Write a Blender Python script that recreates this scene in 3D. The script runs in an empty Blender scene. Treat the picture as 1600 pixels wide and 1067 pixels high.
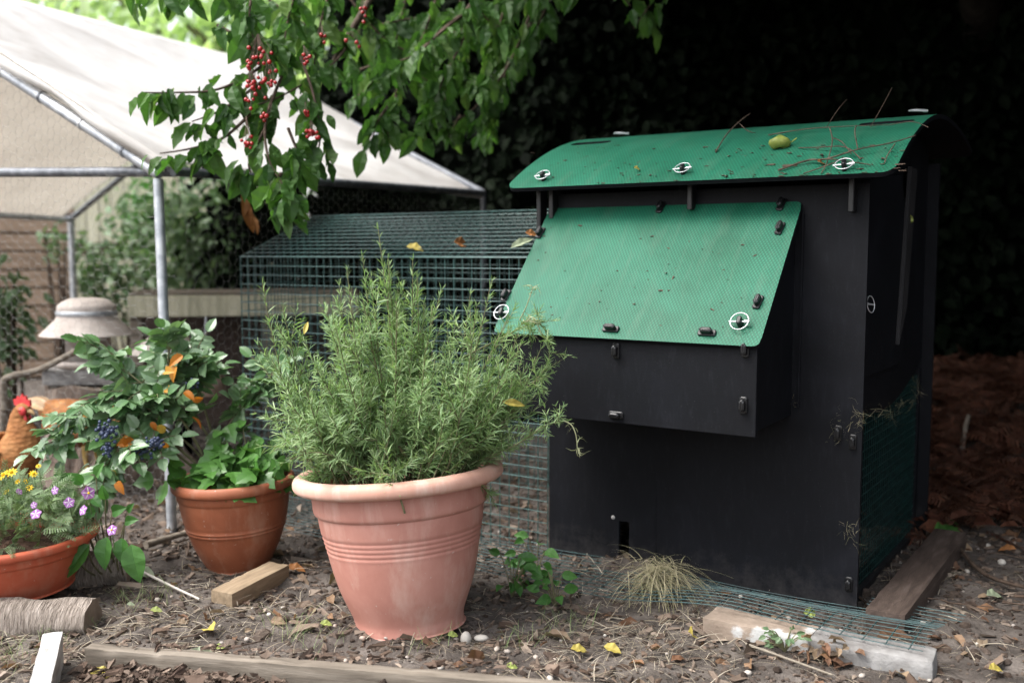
import bpy, bmesh, math, random
import numpy as np
from mathutils import Vector, Matrix
rng = np.random.default_rng(11); random.seed(5)
sc = bpy.context.scene; COL = sc.collection
PI = math.pi; rad = math.radians
# ---------------------------------------------------------------- camera geometry (metres; camera at x=y=0)
FPX, CX, CY, HC, TH = 1556.0, 800.0, 533.5, 0.92, rad(5.09)
def ray(u, v):
    a = (u-CX)/FPX; b = (CY-v)/FPX
    return np.array([a, math.cos(TH)+b*math.sin(TH), -math.sin(TH)+b*math.cos(TH)])
def P(u, v, Y):
    d = ray(u, v); return np.array([0, 0, HC]) + d*(Y/d[1])
def G(u, v, z=0.0):
    d = ray(u, v); return np.array([0, 0, HC]) + d*((z-HC)/d[2])
def onplane(u, v, p, n):
    d = ray(u, v); o = np.array([0, 0, HC]); return o + d*(np.dot(np.array(p)-o, n)/np.dot(d, n))
# ---------------------------------------------------------------- value noise
def _h(ix, iy, iz, s):
    n = (ix*374761393 + iy*668265263 + iz*2147483647 + s*974634777).astype(np.int64)
    n = (n ^ (n >> 13))*1274126177; n = n ^ (n >> 16)
    return (n & 0xffffff)/float(0xffffff)
def vnoise(x, y, z=None, s=0):
    x = np.asarray(x, float); y = np.asarray(y, float); z = np.zeros_like(x) if z is None else np.asarray(z, float)
    ix, iy, iz = np.floor(x).astype(np.int64), np.floor(y).astype(np.int64), np.floor(z).astype(np.int64)
    fx, fy, fz = x-ix, y-iy, z-iz
    fx, fy, fz = fx*fx*(3-2*fx), fy*fy*(3-2*fy), fz*fz*(3-2*fz)
    r = 0
    for dx in (0, 1):
        for dy in (0, 1):
            for dz in (0, 1):
                w = (fx if dx else 1-fx)*(fy if dy else 1-fy)*(fz if dz else 1-fz)
                r = r + w*_h(ix+dx, iy+dy, iz+dz, s)
    return r*2-1
def fbm(x, y, z=None, s=0, o=4):
    r = 0; a = 1.0; f = 1.0
    for k in range(o):
        r = r + a*vnoise(np.asarray(x)*f, np.asarray(y)*f, None if z is None else np.asarray(z)*f, s+k); a *= .5; f *= 2.03
    return r
def sstep(a, b, x):
    t = np.clip((np.asarray(x, float)-a)/(b-a), 0, 1); return t*t*(3-2*t)
# ---------------------------------------------------------------- geometry blocks: (V, F, mat)
def tube(path, r, n=6, cap=True):
    p = np.asarray(path, float); N = len(p); r = np.full(N, r) if np.isscalar(r) else np.asarray(r, float)
    t = np.gradient(p, axis=0); t /= np.linalg.norm(t, axis=1)[:, None]+1e-12
    ref = np.array([0, 0, 1.]) if abs(t[0][2]) < .9 else np.array([1., 0, 0])
    V = []; a = np.linspace(0, 2*PI, n, endpoint=False)
    for k in range(N):
        s = np.cross(t[k], ref); s /= np.linalg.norm(s)+1e-12; q = np.cross(s, t[k]); ref = q
        V.append(p[k] + r[k]*(np.cos(a)[:, None]*s + np.sin(a)[:, None]*q))
    V = np.concatenate(V); F = []
    for k in range(N-1):
        for j in range(n):
            F.append((k*n+j, k*n+(j+1) % n, (k+1)*n+(j+1) % n, (k+1)*n+j))
    B = [(V, np.array(F))]
    if cap:
        B.append((V[:n], np.array([list(range(n))[::-1]]))); B.append((V[-n:], np.array([list(range(n))])))
    return B
def wires(p0, p1, r, n=4):
    p0 = np.asarray(p0, float); p1 = np.asarray(p1, float); d = p1-p0; d /= np.linalg.norm(d, axis=1)[:, None]+1e-12
    ref = np.where(np.abs(d[:, 2:3]) < .9, np.array([[0, 0, 1.]]), np.array([[1., 0, 0]]))
    s = np.cross(d, ref); s /= np.linalg.norm(s, axis=1)[:, None]; q = np.cross(d, s)
    a = np.linspace(0, 2*PI, n, endpoint=False)+.4; N = len(p0)
    off = r*(np.cos(a)[None, :, None]*s[:, None] + np.sin(a)[None, :, None]*q[:, None])
    V = np.concatenate([p0[:, None]+off, p1[:, None]+off], 1).reshape(-1, 3)
    b = (np.arange(N)*2*n)[:, None]; F = []
    for j in range(n):
        k = (j+1) % n; F.append(np.concatenate([b+j, b+k, b+n+k, b+n+j], 1))
    return [(V, np.concatenate(F))]
BOXF = np.array([(0, 3, 2, 1), (4, 5, 6, 7), (0, 1, 5, 4), (1, 2, 6, 5), (2, 3, 7, 6), (3, 0, 4, 7)])
def box(x0, x1, y0, y1, z0, z1):
    return [(np.array([(x0, y0, z0), (x1, y0, z0), (x1, y1, z0), (x0, y1, z0), (x0, y0, z1), (x1, y0, z1), (x1, y1, z1), (x0, y1, z1)], float), BOXF)]
def rbox(x0, x1, y0, y1, z0, z1, b):
    """box with chamfered vertical edges and top"""
    def ring(i, z): return [(x0+i+b, y0+i, z), (x1-i-b, y0+i, z), (x1-i, y0+i+b, z), (x1-i, y1-i-b, z), (x1-i-b, y1-i, z), (x0+i+b, y1-i, z), (x0+i, y1-i-b, z), (x0+i, y0+i+b, z)]
    R = [ring(b*.4, z0), ring(0, z0+b*.4), ring(0, z1-b*.5), ring(b*.6, z1)]
    V = np.array(sum(R, [])); F = [(k*8+j, k*8+(j+1) % 8, (k+1)*8+(j+1) % 8, (k+1)*8+j) for k in range(3) for j in range(8)]
    return [(V, np.array(F)), (np.array(R[-1]), np.array([list(range(8))])), (np.array(R[0]), np.array([list(range(8))[::-1]]))]
def lathe(prof, n=64):
    a = np.linspace(0, 2*PI, n, endpoint=False); V = []
    for r, z in prof: V.append(np.stack([r*np.cos(a), r*np.sin(a), np.full(n, z)], 1))
    F = [(k*n+j, k*n+(j+1) % n, (k+1)*n+(j+1) % n, (k+1)*n+j) for k in range(len(prof)-1) for j in range(n)]
    return [(np.concatenate(V), np.array(F))]
def prism(poly, y0, y1):
    """polygon in (x,z), extruded from y0 to y1"""
    n = len(poly); V = np.array([(x, y0, z) for x, z in poly]+[(x, y1, z) for x, z in poly], float)
    F = np.array([(j, (j+1) % n, n+(j+1) % n, n+j) for j in range(n)])
    return [(V, np.array([list(range(n))])), (V, np.array([list(range(2*n-1, n-1, -1))])), (V, F[:, ::-1])]
def sphere(c, r, nu=10, nv=6):
    c = np.asarray(c, float); r = np.asarray(r, float)*np.ones(3)
    prof = [(math.sin(PI*k/nv), -math.cos(PI*k/nv)) for k in range(nv+1)]
    prof[0] = (.02, -1); prof[-1] = (.02, 1)
    V, F = lathe(prof, nu)[0]; return [(V*r+c, F)]
def xf(blocks, M):
    M = np.array(M); return [(b[0] @ M[:3, :3].T + M[:3, 3],)+tuple(b[1:]) for b in blocks]
def mt(blocks, m): return [(b[0], b[1], m) for b in blocks]
def place(tv, tf, pos, d, nrm, sc_, roll=None):
    """instances of a template (x along d, z along nrm)"""
    pos = np.asarray(pos, float); d = np.asarray(d, float); d = d/(np.linalg.norm(d, axis=1)[:, None]+1e-9)
    nrm = np.asarray(nrm, float); s = np.cross(nrm, d); s /= np.linalg.norm(s, axis=1)[:, None]+1e-9; n = np.cross(d, s)
    sc_ = np.ones(len(pos))*sc_ if np.ndim(sc_) == 0 else np.asarray(sc_)
    T = np.asarray(tv, float)
    V = pos[:, None]+sc_[:, None, None]*(T[None, :, 0:1]*d[:, None]+T[None, :, 1:2]*s[:, None]+T[None, :, 2:3]*n[:, None])
    k = len(T); F = (np.arange(len(pos))*k)[:, None, None]+np.asarray(tf)[None]
    return (V.reshape(-1, 3), F.reshape(-1, np.asarray(tf).shape[1]))
def leaf_t(L=1., W=.45, n=4, fold=.15, curl=.2, peak=.42, wave=0., tip=1.):
    """leaf along +x, two half blades meeting at a midrib"""
    xs = np.linspace(0, 1, n+1); V = []
    for k, t in enumerate(xs):
        w = W*.5*(math.sin(PI*min(1, t**(math.log(.5)/math.log(peak))))**.85) if 0 < t < 1 else .003
        if t == 1: w = .002
        z = -curl*t*t; e = fold*w*2+wave*math.sin(k*2.6)*w
        V += [(t*L, -w, z+e), (t*L, 0, z), (t*L, w, z+e)]
    F = []
    for k in range(n):
        a = k*3; F += [(a, a+3, a+4, a+1), (a+1, a+4, a+5, a+2)]
    return np.array(V), np.array(F)
def rdir(n, g=rng):
    v = g.normal(size=(n, 3)); return v/np.linalg.norm(v, axis=1)[:, None]
# ---------------------------------------------------------------- objects
def link(name, blocks, mats, parent=None, smooth=False, loc=None, rot=None, uv=None):
    me = bpy.data.meshes.new(name)
    if not isinstance(mats, (list, tuple)): mats = [mats]
    V = np.concatenate([b[0] for b in blocks]); vo = 0; loops = []; tot = []; mi = []
    for b in blocks:
        F = np.asarray(b[1]); loops.append((F+vo).ravel()); tot.append(np.full(len(F), F.shape[1])); mi.append(np.full(len(F), b[2] if len(b) > 2 else 0)); vo += len(b[0])
    loops = np.concatenate(loops); tot = np.concatenate(tot); mi = np.concatenate(mi)
    me.vertices.add(len(V)); me.vertices.foreach_set('co', V.astype(np.float32).ravel())
    me.loops.add(len(loops)); me.loops.foreach_set('vertex_index', loops.astype(np.int32))
    me.polygons.add(len(tot)); st = np.concatenate([[0], np.cumsum(tot)[:-1]])
    me.polygons.foreach_set('loop_start', st.astype(np.int32)); me.polygons.foreach_set('loop_total', tot.astype(np.int32))
    me.polygons.foreach_set('material_index', mi.astype(np.int32))
    me.polygons.foreach_set('use_smooth', np.full(len(tot), bool(smooth)))
    if uv is not None:
        l = me.uv_layers.new(name='uv'); UV = np.asarray(uv)[loops]; l.data.foreach_set('uv', UV.astype(np.float32).ravel())
    me.update(calc_edges=True)
    for m in mats: me.materials.append(m)
    o = bpy.data.objects.new(name, me); COL.objects.link(o)
    if parent is not None: o.parent = parent
    if loc is not None: o.location = loc
    if rot is not None: o.rotation_euler = rot
    return o
def tag(o, label=None, cat=None, group=None, kind=None):
    for k, v in (('label', label), ('category', cat), ('group', group), ('kind', kind)):
        if v: o[k] = v
    return o
def empty(name, loc, label, cat, group=None, rot=(0, 0, 0)):
    o = bpy.data.objects.new(name, None); COL.objects.link(o); o.location = loc; o.rotation_euler = rot; o.empty_display_size = .05
    return tag(o, label, cat, group)
def local(blocks, o):
    """world-space blocks into the space of an un-parented object"""
    M = Matrix.LocRotScale(o.location, o.rotation_euler, None).inverted(); return xf(blocks, M)
def part(name, blocks, mats, parent, smooth=False, **k):
    return link(name, local(blocks, parent), mats, parent, smooth, **k)
def copy_tree(o, parent=None):
    c = o.copy(); COL.objects.link(c)
    if parent is not None: c.parent = parent
    for ch in list(o.children): copy_tree(ch, c)
    return c
def bevel(o, w=.004, seg=2):
    m = o.modifiers.new('bevel', 'BEVEL'); m.width = w; m.segments = seg; m.limit_method = 'ANGLE'; m.angle_limit = rad(40); return o
# ---------------------------------------------------------------- materials
def nt(name):
    m = bpy.data.materials.new(name); m.use_nodes = True; t = m.node_tree; t.nodes.clear()
    o = t.nodes.new('ShaderNodeOutputMaterial'); return m, t, o
def nd(t, typ, **k):
    n = t.nodes.new(typ)
    for a, v in k.items():
        if a in n.inputs.keys(): n.inputs[a].default_value = v
        else: setattr(n, a, v)
    return n
def ramp(t, fac, stops, interp='LINEAR'):
    r = t.nodes.new('ShaderNodeValToRGB'); e = r.color_ramp; e.interpolation = interp
    if len(stops) == 1: stops = [stops[0], (1., stops[0][1])]
    while len(e.elements) < len(stops): e.elements.new(.5)
    for s, (p, c) in zip(e.elements, stops): s.position = p; s.color = (*c, 1) if len(c) == 3 else c
    t.links.new(fac, r.inputs[0]); return r.outputs[0]
def mix(t, fac, a, b, bt='MIX'):
    m = t.nodes.new('ShaderNodeMix'); m.data_type = 'RGBA'; m.blend_type = bt
    for sock, v in ((m.inputs[0], fac), (m.inputs[6], a), (m.inputs[7], b)):
        if hasattr(v, 'is_linked'): t.links.new(v, sock)
        else: sock.default_value = v if not isinstance(v, tuple) or len(v) == 4 else (*v, 1)
    return m.outputs[2]
def noise(t, co, scale, detail=4, rough=.55, dist=0.):
    n = nd(t, 'ShaderNodeTexNoise', Scale=scale, Detail=detail, Roughness=rough, Distortion=dist)
    if co is not None: t.links.new(co, n.inputs['Vector'])
    return n.outputs['Fac']
def coord(t, kind='Object', scale=None):
    c = t.nodes.new('ShaderNodeTexCoord').outputs[kind]
    if scale:
        m = t.nodes.new('ShaderNodeMapping'); m.inputs['Scale'].default_value = scale; t.links.new(c, m.inputs[0]); c = m.outputs[0]
    return c
def finish(t, out, col, rough=.6, spec=.5, bump=None, bstr=.3, bdist=.01, metal=0., trans=0., tcol=None, coat=0.):
    b = t.nodes.new('ShaderNodeBsdfPrincipled')
    for sock, v in ((b.inputs['Base Color'], col), (b.inputs['Roughness'], rough)):
        if hasattr(v, 'is_linked'): t.links.new(v, sock)
        else: sock.default_value = (*v, 1) if isinstance(v, tuple) and len(v) == 3 else v
    b.inputs['Specular IOR Level'].default_value = spec; b.inputs['Metallic'].default_value = metal
    if bump is not None:
        k = nd(t, 'ShaderNodeBump', Strength=bstr, Distance=bdist); t.links.new(bump, k.inputs['Height']); t.links.new(k.outputs[0], b.inputs['Normal'])
    s = b.outputs[0]
    if trans > 0:
        tr = t.nodes.new('ShaderNodeBsdfTranslucent')
        v = tcol if tcol is not None else col
        if hasattr(v, 'is_linked'): t.links.new(v, tr.inputs[0])
        else: tr.inputs[0].default_value = (*v, 1)
        mx = t.nodes.new('ShaderNodeMixShader'); mx.inputs[0].default_value = trans
        t.links.new(s, mx.inputs[1]); t.links.new(tr.outputs[0], mx.inputs[2]); s = mx.outputs[0]
    t.links.new(s, out.inputs[0])
def noisy(name, stops, scale=8, detail=5, rough=.6, spec=.4, bscale=None, bstr=.3, bdist=.01, stretch=None, metal=0., trans=0., dist=0.):
    m, t, o = nt(name); co = coord(t, 'Object', stretch); f = noise(t, co, scale, detail, .6, dist); c = ramp(t, f, stops)
    bp = noise(t, co, bscale, 5) if bscale else None
    finish(t, o, c, rough, spec, bp, bstr, bdist, metal, trans); return m
def leafmat(name, cols, rough=.45, spec=.4, trans=.3, tgain=1.5, vein=0):
    """colour picked per leaf"""
    m, t, o = nt(name); r = t.nodes.new('ShaderNodeNewGeometry').outputs['Random Per Island']
    n = len(cols); c = ramp(t, r, [(i/max(1, n-1), k) for i, k in enumerate(cols)])
    f = noise(t, coord(t), 60, 3); c2 = mix(t, .35, c, ramp(t, f, [(.3, (.55, .55, .55)), (.7, (1.25, 1.25, 1.2))]), 'MULTIPLY')
    tc = mix(t, 1., c2, (tgain, tgain*1.1, tgain*.6, 1), 'MULTIPLY')
    finish(t, o, c2, rough, spec, f if vein else None, .25, .003, 0, trans, tc); return m
# ================================================================ camera, sky, sun
cam = bpy.data.cameras.new('camera'); co_ = bpy.data.objects.new('camera', cam); COL.objects.link(co_)
co_.location = (0, 0, HC); co_.rotation_euler = (PI/2-TH, 0, 0)
cam.lens = 35*FPX/1555.6; cam.sensor_width = 36; cam.clip_start = .05; cam.clip_end = 500
cam.dof.use_dof = True; cam.dof.focus_distance = 2.42; cam.dof.aperture_fstop = 1.9; cam.dof.aperture_blades = 7
sc.camera = co_
SUN_AZ, SUN_EL = (-.85, -.3), rad(58)
w = bpy.data.worlds.new('World'); sc.world = w; w.use_nodes = True; t = w.node_tree; t.nodes.clear()
sky = t.nodes.new('ShaderNodeTexSky'); sky.sky_type = 'NISHITA'; sky.sun_disc = False; sky.sun_elevation = SUN_EL
sky.sun_rotation = math.atan2(SUN_AZ[0], SUN_AZ[1]) % (2*PI); sky.air_density = 1.2; sky.dust_density = 4.0; sky.ozone_density = 1.0
hs = t.nodes.new('ShaderNodeHueSaturation'); hs.inputs['Saturation'].default_value = .30
bg = t.nodes.new('ShaderNodeBackground'); bg.inputs[1].default_value = .15
wo = t.nodes.new('ShaderNodeOutputWorld'); t.links.new(sky.outputs[0], hs.inputs['Color']); t.links.new(hs.outputs[0], bg.inputs[0]); t.links.new(bg.outputs[0], wo.inputs[0])
sl = bpy.data.lights.new('sun', 'SUN'); sl.energy = 1.5; sl.angle = rad(35); sl.color = (1, .96, .9)
so = bpy.data.objects.new('sun', sl); COL.objects.link(so)
hz = Vector((SUN_AZ[0], SUN_AZ[1], 0)).normalized(); sd_ = Vector((hz.x*math.cos(SUN_EL), hz.y*math.cos(SUN_EL), math.sin(SUN_EL)))
so.rotation_euler = sd_.to_track_quat('Z', 'Y').to_euler(); so.location = sd_*20
vs = sc.view_settings; vs.view_transform = 'Standard'; vs.look = 'None'; vs.exposure = 1.6; vs.gamma = 1; vs.use_curve_mapping = False
cy = sc.cycles; cy.use_denoising = True; cy.max_bounces = 6; cy.diffuse_bounces = 4; cy.glossy_bounces = 2; cy.transmission_bounces = 3; cy.transparent_max_bounces = 4
cy.sample_clamp_indirect = 4.0; cy.use_adaptive_sampling = True; cy.adaptive_threshold = .02
try: cy.denoiser = 'OPENIMAGEDENOISE'; cy.denoising_input_passes = 'RGB_ALBEDO_NORMAL'
except Exception: pass
# ================================================================ materials
M_soil = noisy('soil', [(.25, (.024, .021, .019)), (.5, (.08, .068, .06)), (.75, (.17, .148, .133))], 9, 9, .95, .15, 70, .6, .02)
M_crumb = leafmat('crumbs', [(.03, .022, .018), (.065, .049, .04), (.12, .095, .08), (.045, .033, .026), (.09, .074, .066)], .95, .1, 0)
M_chip = leafmat('chips', [(.05, .034, .026), (.11, .075, .055), (.18, .135, .105), (.07, .05, .04), (.26, .21, .17), (.09, .06, .045)], .85, .2, 0)
M_bedchip = leafmat('bed_chips', [(.025, .017, .013), (.065, .042, .031), (.11, .075, .057), (.035, .025, .02), (.22, .165, .13), (.05, .031, .024)], .85, .2, 0)
M_straw = leafmat('straw', [(.34, .29, .22), (.24, .2, .15), (.17, .145, .12), (.42, .37, .3), (.29, .25, .2)], .8, .2, .15)
M_litter = leafmat('litter', [(.16, .08, .045), (.1, .058, .04), (.24, .13, .07), (.2, .155, .11), (.085, .06, .048), (.28, .2, .13)], .7, .3, .15)
M_brownfrond = leafmat('brown_fronds', [(.075, .026, .015), (.05, .019, .012), (.1, .038, .021), (.035, .017, .012), (.11, .05, .03)], .8, .2, .1)
M_pebble = leafmat('pebbles', [(.4, .36, .33), (.3, .26, .23), (.5, .47, .43), (.34, .27, .23)], .8, .3, 0)
M_twig = noisy('twig_bark', [(.3, (.03, .02, .015)), (.7, (.11, .078, .058))], 60, 3, .85, .2, 150, .3, .003)
M_wood = noisy('weathered_timber', [(.25, (.07, .058, .047)), (.5, (.165, .14, .113)), (.8, (.27, .235, .195))], 5, 8, .85, .2, 30, .35, .004, (1, 12, 12), dist=.6)
M_wood2 = noisy('pale_planed_timber', [(.25, (.14, .105, .07)), (.55, (.25, .185, .12)), (.8, (.33, .265, .19))], 5, 7, .7, .3, 40, .25, .003, (2, 14, 14), dist=.5)
M_woodside = noisy('timber_saw_edge', [(.3, (.1, .085, .075)), (.7, (.25, .225, .2))], 14, 7, .9, .2, 50, .4, .004)
M_woodred = noisy('damp_brown_beam', [(.25, (.035, .025, .021)), (.55, (.078, .057, .047)), (.8, (.14, .112, .096))], 5, 8, .85, .2, 30, .4, .004, (10, 1.5, 10), dist=.5)
M_white = noisy('whitewashed_board', [(.3, (.22, .2, .185)), (.5, (.44, .43, .42)), (.7, (.58, .58, .575))], 12, 6, .6, .3, 60, .2, .002, (6, 1, 6))
M_slat = noisy('brown_fence_slat', [(.25, (.13, .092, .066)), (.55, (.25, .18, .13)), (.8, (.36, .28, .215))], 4, 8, .85, .2, 30, .3, .004, (1, 8, 8), dist=.5)
M_pale = noisy('pale_fence_board', [(.25, (.24, .24, .17)), (.55, (.42, .4, .3)), (.8, (.52, .5, .4))], 4, 8, .85, .2, 30, .3, .004, (8, 8, 1), dist=.5)
M_bark = noisy('stump_bark', [(.25, (.04, .03, .024)), (.5, (.13, .1, .083)), (.8, (.27, .225, .19))], 9, 8, .95, .15, 22, .9, .03, (1, 1, .35), dist=.8)
M_logbark = noisy('pale_log_bark', [(.25, (.06, .048, .04)), (.5, (.22, .185, .158)), (.8, (.42, .37, .33))], 20, 8, .95, .15, 45, .9, .012, (6, 1, 1), dist=1.)
M_cutwood = noisy('cut_wood', [(.3, (.13, .1, .08)), (.7, (.3, .25, .2))], 12, 7, .95, .1, 60, .4, .004)
M_conc = noisy('concrete', [(.25, (.08, .072, .068)), (.42, (.16, .152, .147)), (.6, (.24, .235, .23)), (.78, (.33, .325, .32))], 13, 9, .95, .2, 90, .5, .005)
M_brick = noisy('buff_block', [(.25, (.15, .115, .09)), (.52, (.25, .2, .16)), (.57, (.4, .4, .395))], 8, 7, .95, .2, 90, .5, .005)
M_galv = noisy('galvanised_tube', [(.3, (.25, .27, .3)), (.5, (.42, .44, .47)), (.7, (.58, .6, .62))], 26, 6, .45, .5, None, metal=.55)
M_galvdark = noisy('grey_tube', [(.3, (.07, .075, .085)), (.55, (.15, .16, .18)), (.75, (.3, .31, .33))], 18, 6, .45, .5, None, metal=.4)
M_hat = noisy('dusty_galvanised', [(.3, (.3, .255, .23)), (.55, (.46, .41, .375)), (.8, (.56, .52, .49))], 7, 7, .7, .4, None, metal=.1)
M_gwire = noisy('green_wire', [(.4, (.009, .034, .036)), (.6, (.02, .066, .066))], 40, 2, .4, .5)
M_runwire = noisy('run_green_wire', [(.4, (.012, .046, .044)), (.6, (.028, .085, .078))], 40, 2, .4, .5)
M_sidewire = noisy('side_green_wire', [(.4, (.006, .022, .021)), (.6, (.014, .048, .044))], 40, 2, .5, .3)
M_wire = noisy('netting_wire', [(.4, (.13, .13, .125)), (.6, (.24, .235, .22))], 30, 2, .6, .4, metal=.2)
M_dark = noisy('hedge_inner_shade', [(.4, (.0015, .002, .0015)), (.6, (.003, .004, .003))], 5, 4, 1., .0)
# tarp: dirty white woven sheet that lets light through
m, t, o = nt('tarp_cloth'); co = coord(t); f = noise(t, co, 1.6, 8, .62, .5); f2 = noise(t, co, 14, 6)
c = ramp(t, f, [(.28, (.37, .345, .325)), (.42, (.6, .59, .58)), (.56, (.79, .79, .79))])
c = mix(t, .35, c, ramp(t, f2, [(.3, (.68, .63, .58)), (.55, (1, 1, 1))]), 'MULTIPLY')
finish(t, o, c, .6, .3, f2, .35, .01, 0, .48, (.74, .70, .645)); M_tarp = m
# black recycled board
m, t, o = nt('black_board'); co = coord(t); f = noise(t, co, 3.5, 8, .65, .6); f2 = noise(t, co, 160, 3)
c = ramp(t, f, [(.3, (.003, .0033, .0045)), (.55, (.0048, .0053, .0074)), (.78, (.009, .0098, .0135))])
sp = ramp(t, noise(t, co, 330, 2), [(.70, (0, 0, 0)), (.75, (1, 1, 1))]); c = mix(t, sp, c, (.06, .058, .055, 1))
mp = t.nodes.new('ShaderNodeMapping'); mp.inputs['Scale'].default_value = (9, 9, 2); mp.inputs['Rotation'].default_value = (0, .35, 0); t.links.new(co, mp.inputs[0])
sc1 = ramp(t, noise(t, mp.outputs[0], 7, 9, .78, .3), [(.52, (0, 0, 0)), (.8, (.4, .4, .4))]); c = mix(t, sc1, c, (.026, .0275, .034, 1))
sx = t.nodes.new('ShaderNodeSeparateXYZ'); t.links.new(co, sx.inputs[0]); mr = nd(t, 'ShaderNodeMapRange'); mr.inputs[1].default_value = .0; mr.inputs[2].default_value = .26; mr.inputs[3].default_value = .62; mr.inputs[4].default_value = .0; t.links.new(sx.outputs[2], mr.inputs[0])
mu = nd(t, 'ShaderNodeMath', operation='MULTIPLY'); t.links.new(mr.outputs[0], mu.inputs[0]); t.links.new(noise(t, co, 26, 7, .75), mu.inputs[1])
c = mix(t, ramp(t, mu.outputs[0], [(.19, (0, 0, 0)), (.42, (.7, .7, .7))]), c, (.045, .042, .042, 1))
finish(t, o, c, .6, .15, f2, .12, .002); M_black = m
m, t, o = nt('black_plastic'); finish(t, o, (.008, .008, .009), .38, .4); M_peg = m
# green anti-slip sheet (uv in metres)
m, t, o = nt('green_board'); uvn = t.nodes.new('ShaderNodeTexCoord').outputs['UV']; co = uvn
def wave(rot, sc_):
    mp = t.nodes.new('ShaderNodeMapping'); mp.inputs['Rotation'].default_value = (0, 0, rot); t.links.new(uvn, mp.inputs[0])
    wv = nd(t, 'ShaderNodeTexWave', Scale=sc_); t.links.new(mp.outputs[0], wv.inputs['Vector']); return wv.outputs['Fac']
wa, wb = wave(rad(33), 42), wave(rad(-33), 42)
mm = nd(t, 'ShaderNodeMath', operation='MULTIPLY'); t.links.new(wa, mm.inputs[0]); t.links.new(wb, mm.inputs[1])
f = noise(t, co, 6, 6); c = ramp(t, f, [(.3, (.011, .103, .058)), (.6, (.016, .127, .076)), (.8, (.02, .14, .076))])
c = mix(t, .8, c, ramp(t, mm.outputs[0], [(.05, (.62, .64, .64)), (.5, (1.3, 1.25, 1.25))]), 'MULTIPLY')
sp = ramp(t, noise(t, co, 30, 5, .7), [(.66, (0, 0, 0)), (.74, (.5, .5, .5))]); c = mix(t, sp, c, (.12, .12, .1, 1))
st = ramp(t, noise(t, co, 3.5, 7, .65, 1.), [(.42, (1, 1, 1)), (.72, (.7, .76, .74))]); c = mix(t, 1., c, st, 'MULTIPLY'); mp = t.nodes.new('ShaderNodeMapping'); mp.inputs['Scale'].default_value = (14, 2.2, 1); t.links.new(co, mp.inputs[0]); c = mix(t, ramp(t, noise(t, mp.outputs[0], 2.2, 8, .7, .5), [(.5, (0, 0, 0)), (.85, (.28, .28, .28))]), c, (.12, .15, .11, 1))
finish(t, o, c, .5, .22, mm.outputs[0], .15, .001); M_green = m
def clay(name, c0, c1, c2, stain):
    m, t, o = nt(name); co = coord(t); f = noise(t, co, 7, 7, .6, .4); c = ramp(t, f, [(.28, c0), (.52, c1), (.75, c2)])
    mp = t.nodes.new('ShaderNodeMapping'); mp.inputs['Scale'].default_value = (9, 9, 2.2); t.links.new(co, mp.inputs[0])
    s = ramp(t, noise(t, mp.outputs[0], 2.2, 8, .65), [(.5, (0, 0, 0)), (.76, (.85, .85, .85))]); c = mix(t, s, c, stain)
    sp = ramp(t, noise(t, co, 95, 3), [(.70, (0, 0, 0)), (.74, (.6, .6, .6))]); c = mix(t, sp, c, (.5, .44, .4, 1))
    finish(t, o, c, .6, .35, noise(t, co, 120, 4), .08, .003); return m
M_pot = clay('faded_terracotta', (.375, .162, .126), (.445, .208, .165), (.515, .268, .218), (.55, .36, .3, 1))
M_potrim = clay('bleached_terracotta', (.47, .25, .185), (.55, .32, .25), (.58, .37, .3), (.62, .5, .44, 1))
M_pot2 = clay('brown_terracotta', (.2, .06, .028), (.27, .085, .04), (.33, .12, .065), (.36, .2, .14, 1))
M_pot3 = clay('orange_terracotta', (.34, .068, .03), (.42, .088, .042), (.48, .125, .07), (.45, .2, .13, 1))
M_psoil = noisy('potting_soil', [(.3, (.03, .018, .013)), (.7, (.1, .06, .042))], 30, 6, .95, .1, 60, .8, .02)
# plants
M_rose = leafmat('rosemary_leaf', [(.14, .245, .085), (.21, .32, .13), (.285, .39, .185), (.17, .285, .135), (.36, .45, .25)], .5, .35, .34, 1.25)
M_rosepale = leafmat('wilted_rosemary', [(.28, .3, .17), (.35, .36, .23), (.22, .26, .13)], .6, .3, .25, 1.2)
M_rosestem = noisy('rosemary_stem', [(.3, (.09, .08, .045)), (.7, (.2, .2, .11))], 30, 2, .7, .2)
M_maho = leafmat('holly_leaf', [(.065, .145, .055), (.11, .2, .09), (.15, .24, .13), (.075, .165, .05), (.19, .27, .17)], .33, .6, .2, 1.5, 1)
M_mahoorange = leafmat('orange_leaf', [(.5, .19, .025), (.42, .12, .02), (.52, .27, .05), (.3, .2, .05)], .4, .4, .3, 1.3)
M_blue = noisy('blue_berry', [(.3, (.012, .018, .045)), (.7, (.05, .07, .13))], 50, 2, .5, .4)
M_ivy = leafmat('ivy_leaf', [(.05, .14, .025), (.08, .2, .04), (.04, .1, .025), (.11, .25, .06)], .35, .5, .25, 1.5, 1)
M_cherryleaf = leafmat('cherry_leaf', [(.038, .1, .02), (.058, .14, .028), (.027, .073, .018), (.082, .175, .036), (.043, .105, .03), (.1, .17, .045)], .5, .35, .4, 1.6, 1)
M_cherry = noisy('cherry_fruit', [(.3, (.16, .006, .008)), (.7, (.36, .015, .015))], 40, 2, .2, .6)
M_grey = leafmat('silver_leaf', [(.13, .19, .1), (.18, .24, .14), (.1, .17, .06), (.22, .27, .17)], .7, .2, .2, 1.3)
M_mid = leafmat('green_leaf', [(.05, .15, .03), (.075, .19, .045), (.035, .11, .025)], .45, .4, .3, 1.6, 1)
M_shrub = leafmat('shrub_leaf', [(.06, .12, .05), (.11, .18, .09), (.16, .22, .13), (.045, .1, .03)], .5, .4, .25, 1.5)
M_far = leafmat('far_tree_leaf', [(.27, .37, .17), (.34, .44, .23), (.2, .3, .13), (.42, .5, .31)], .5, .4, .45, 1.8)
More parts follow.
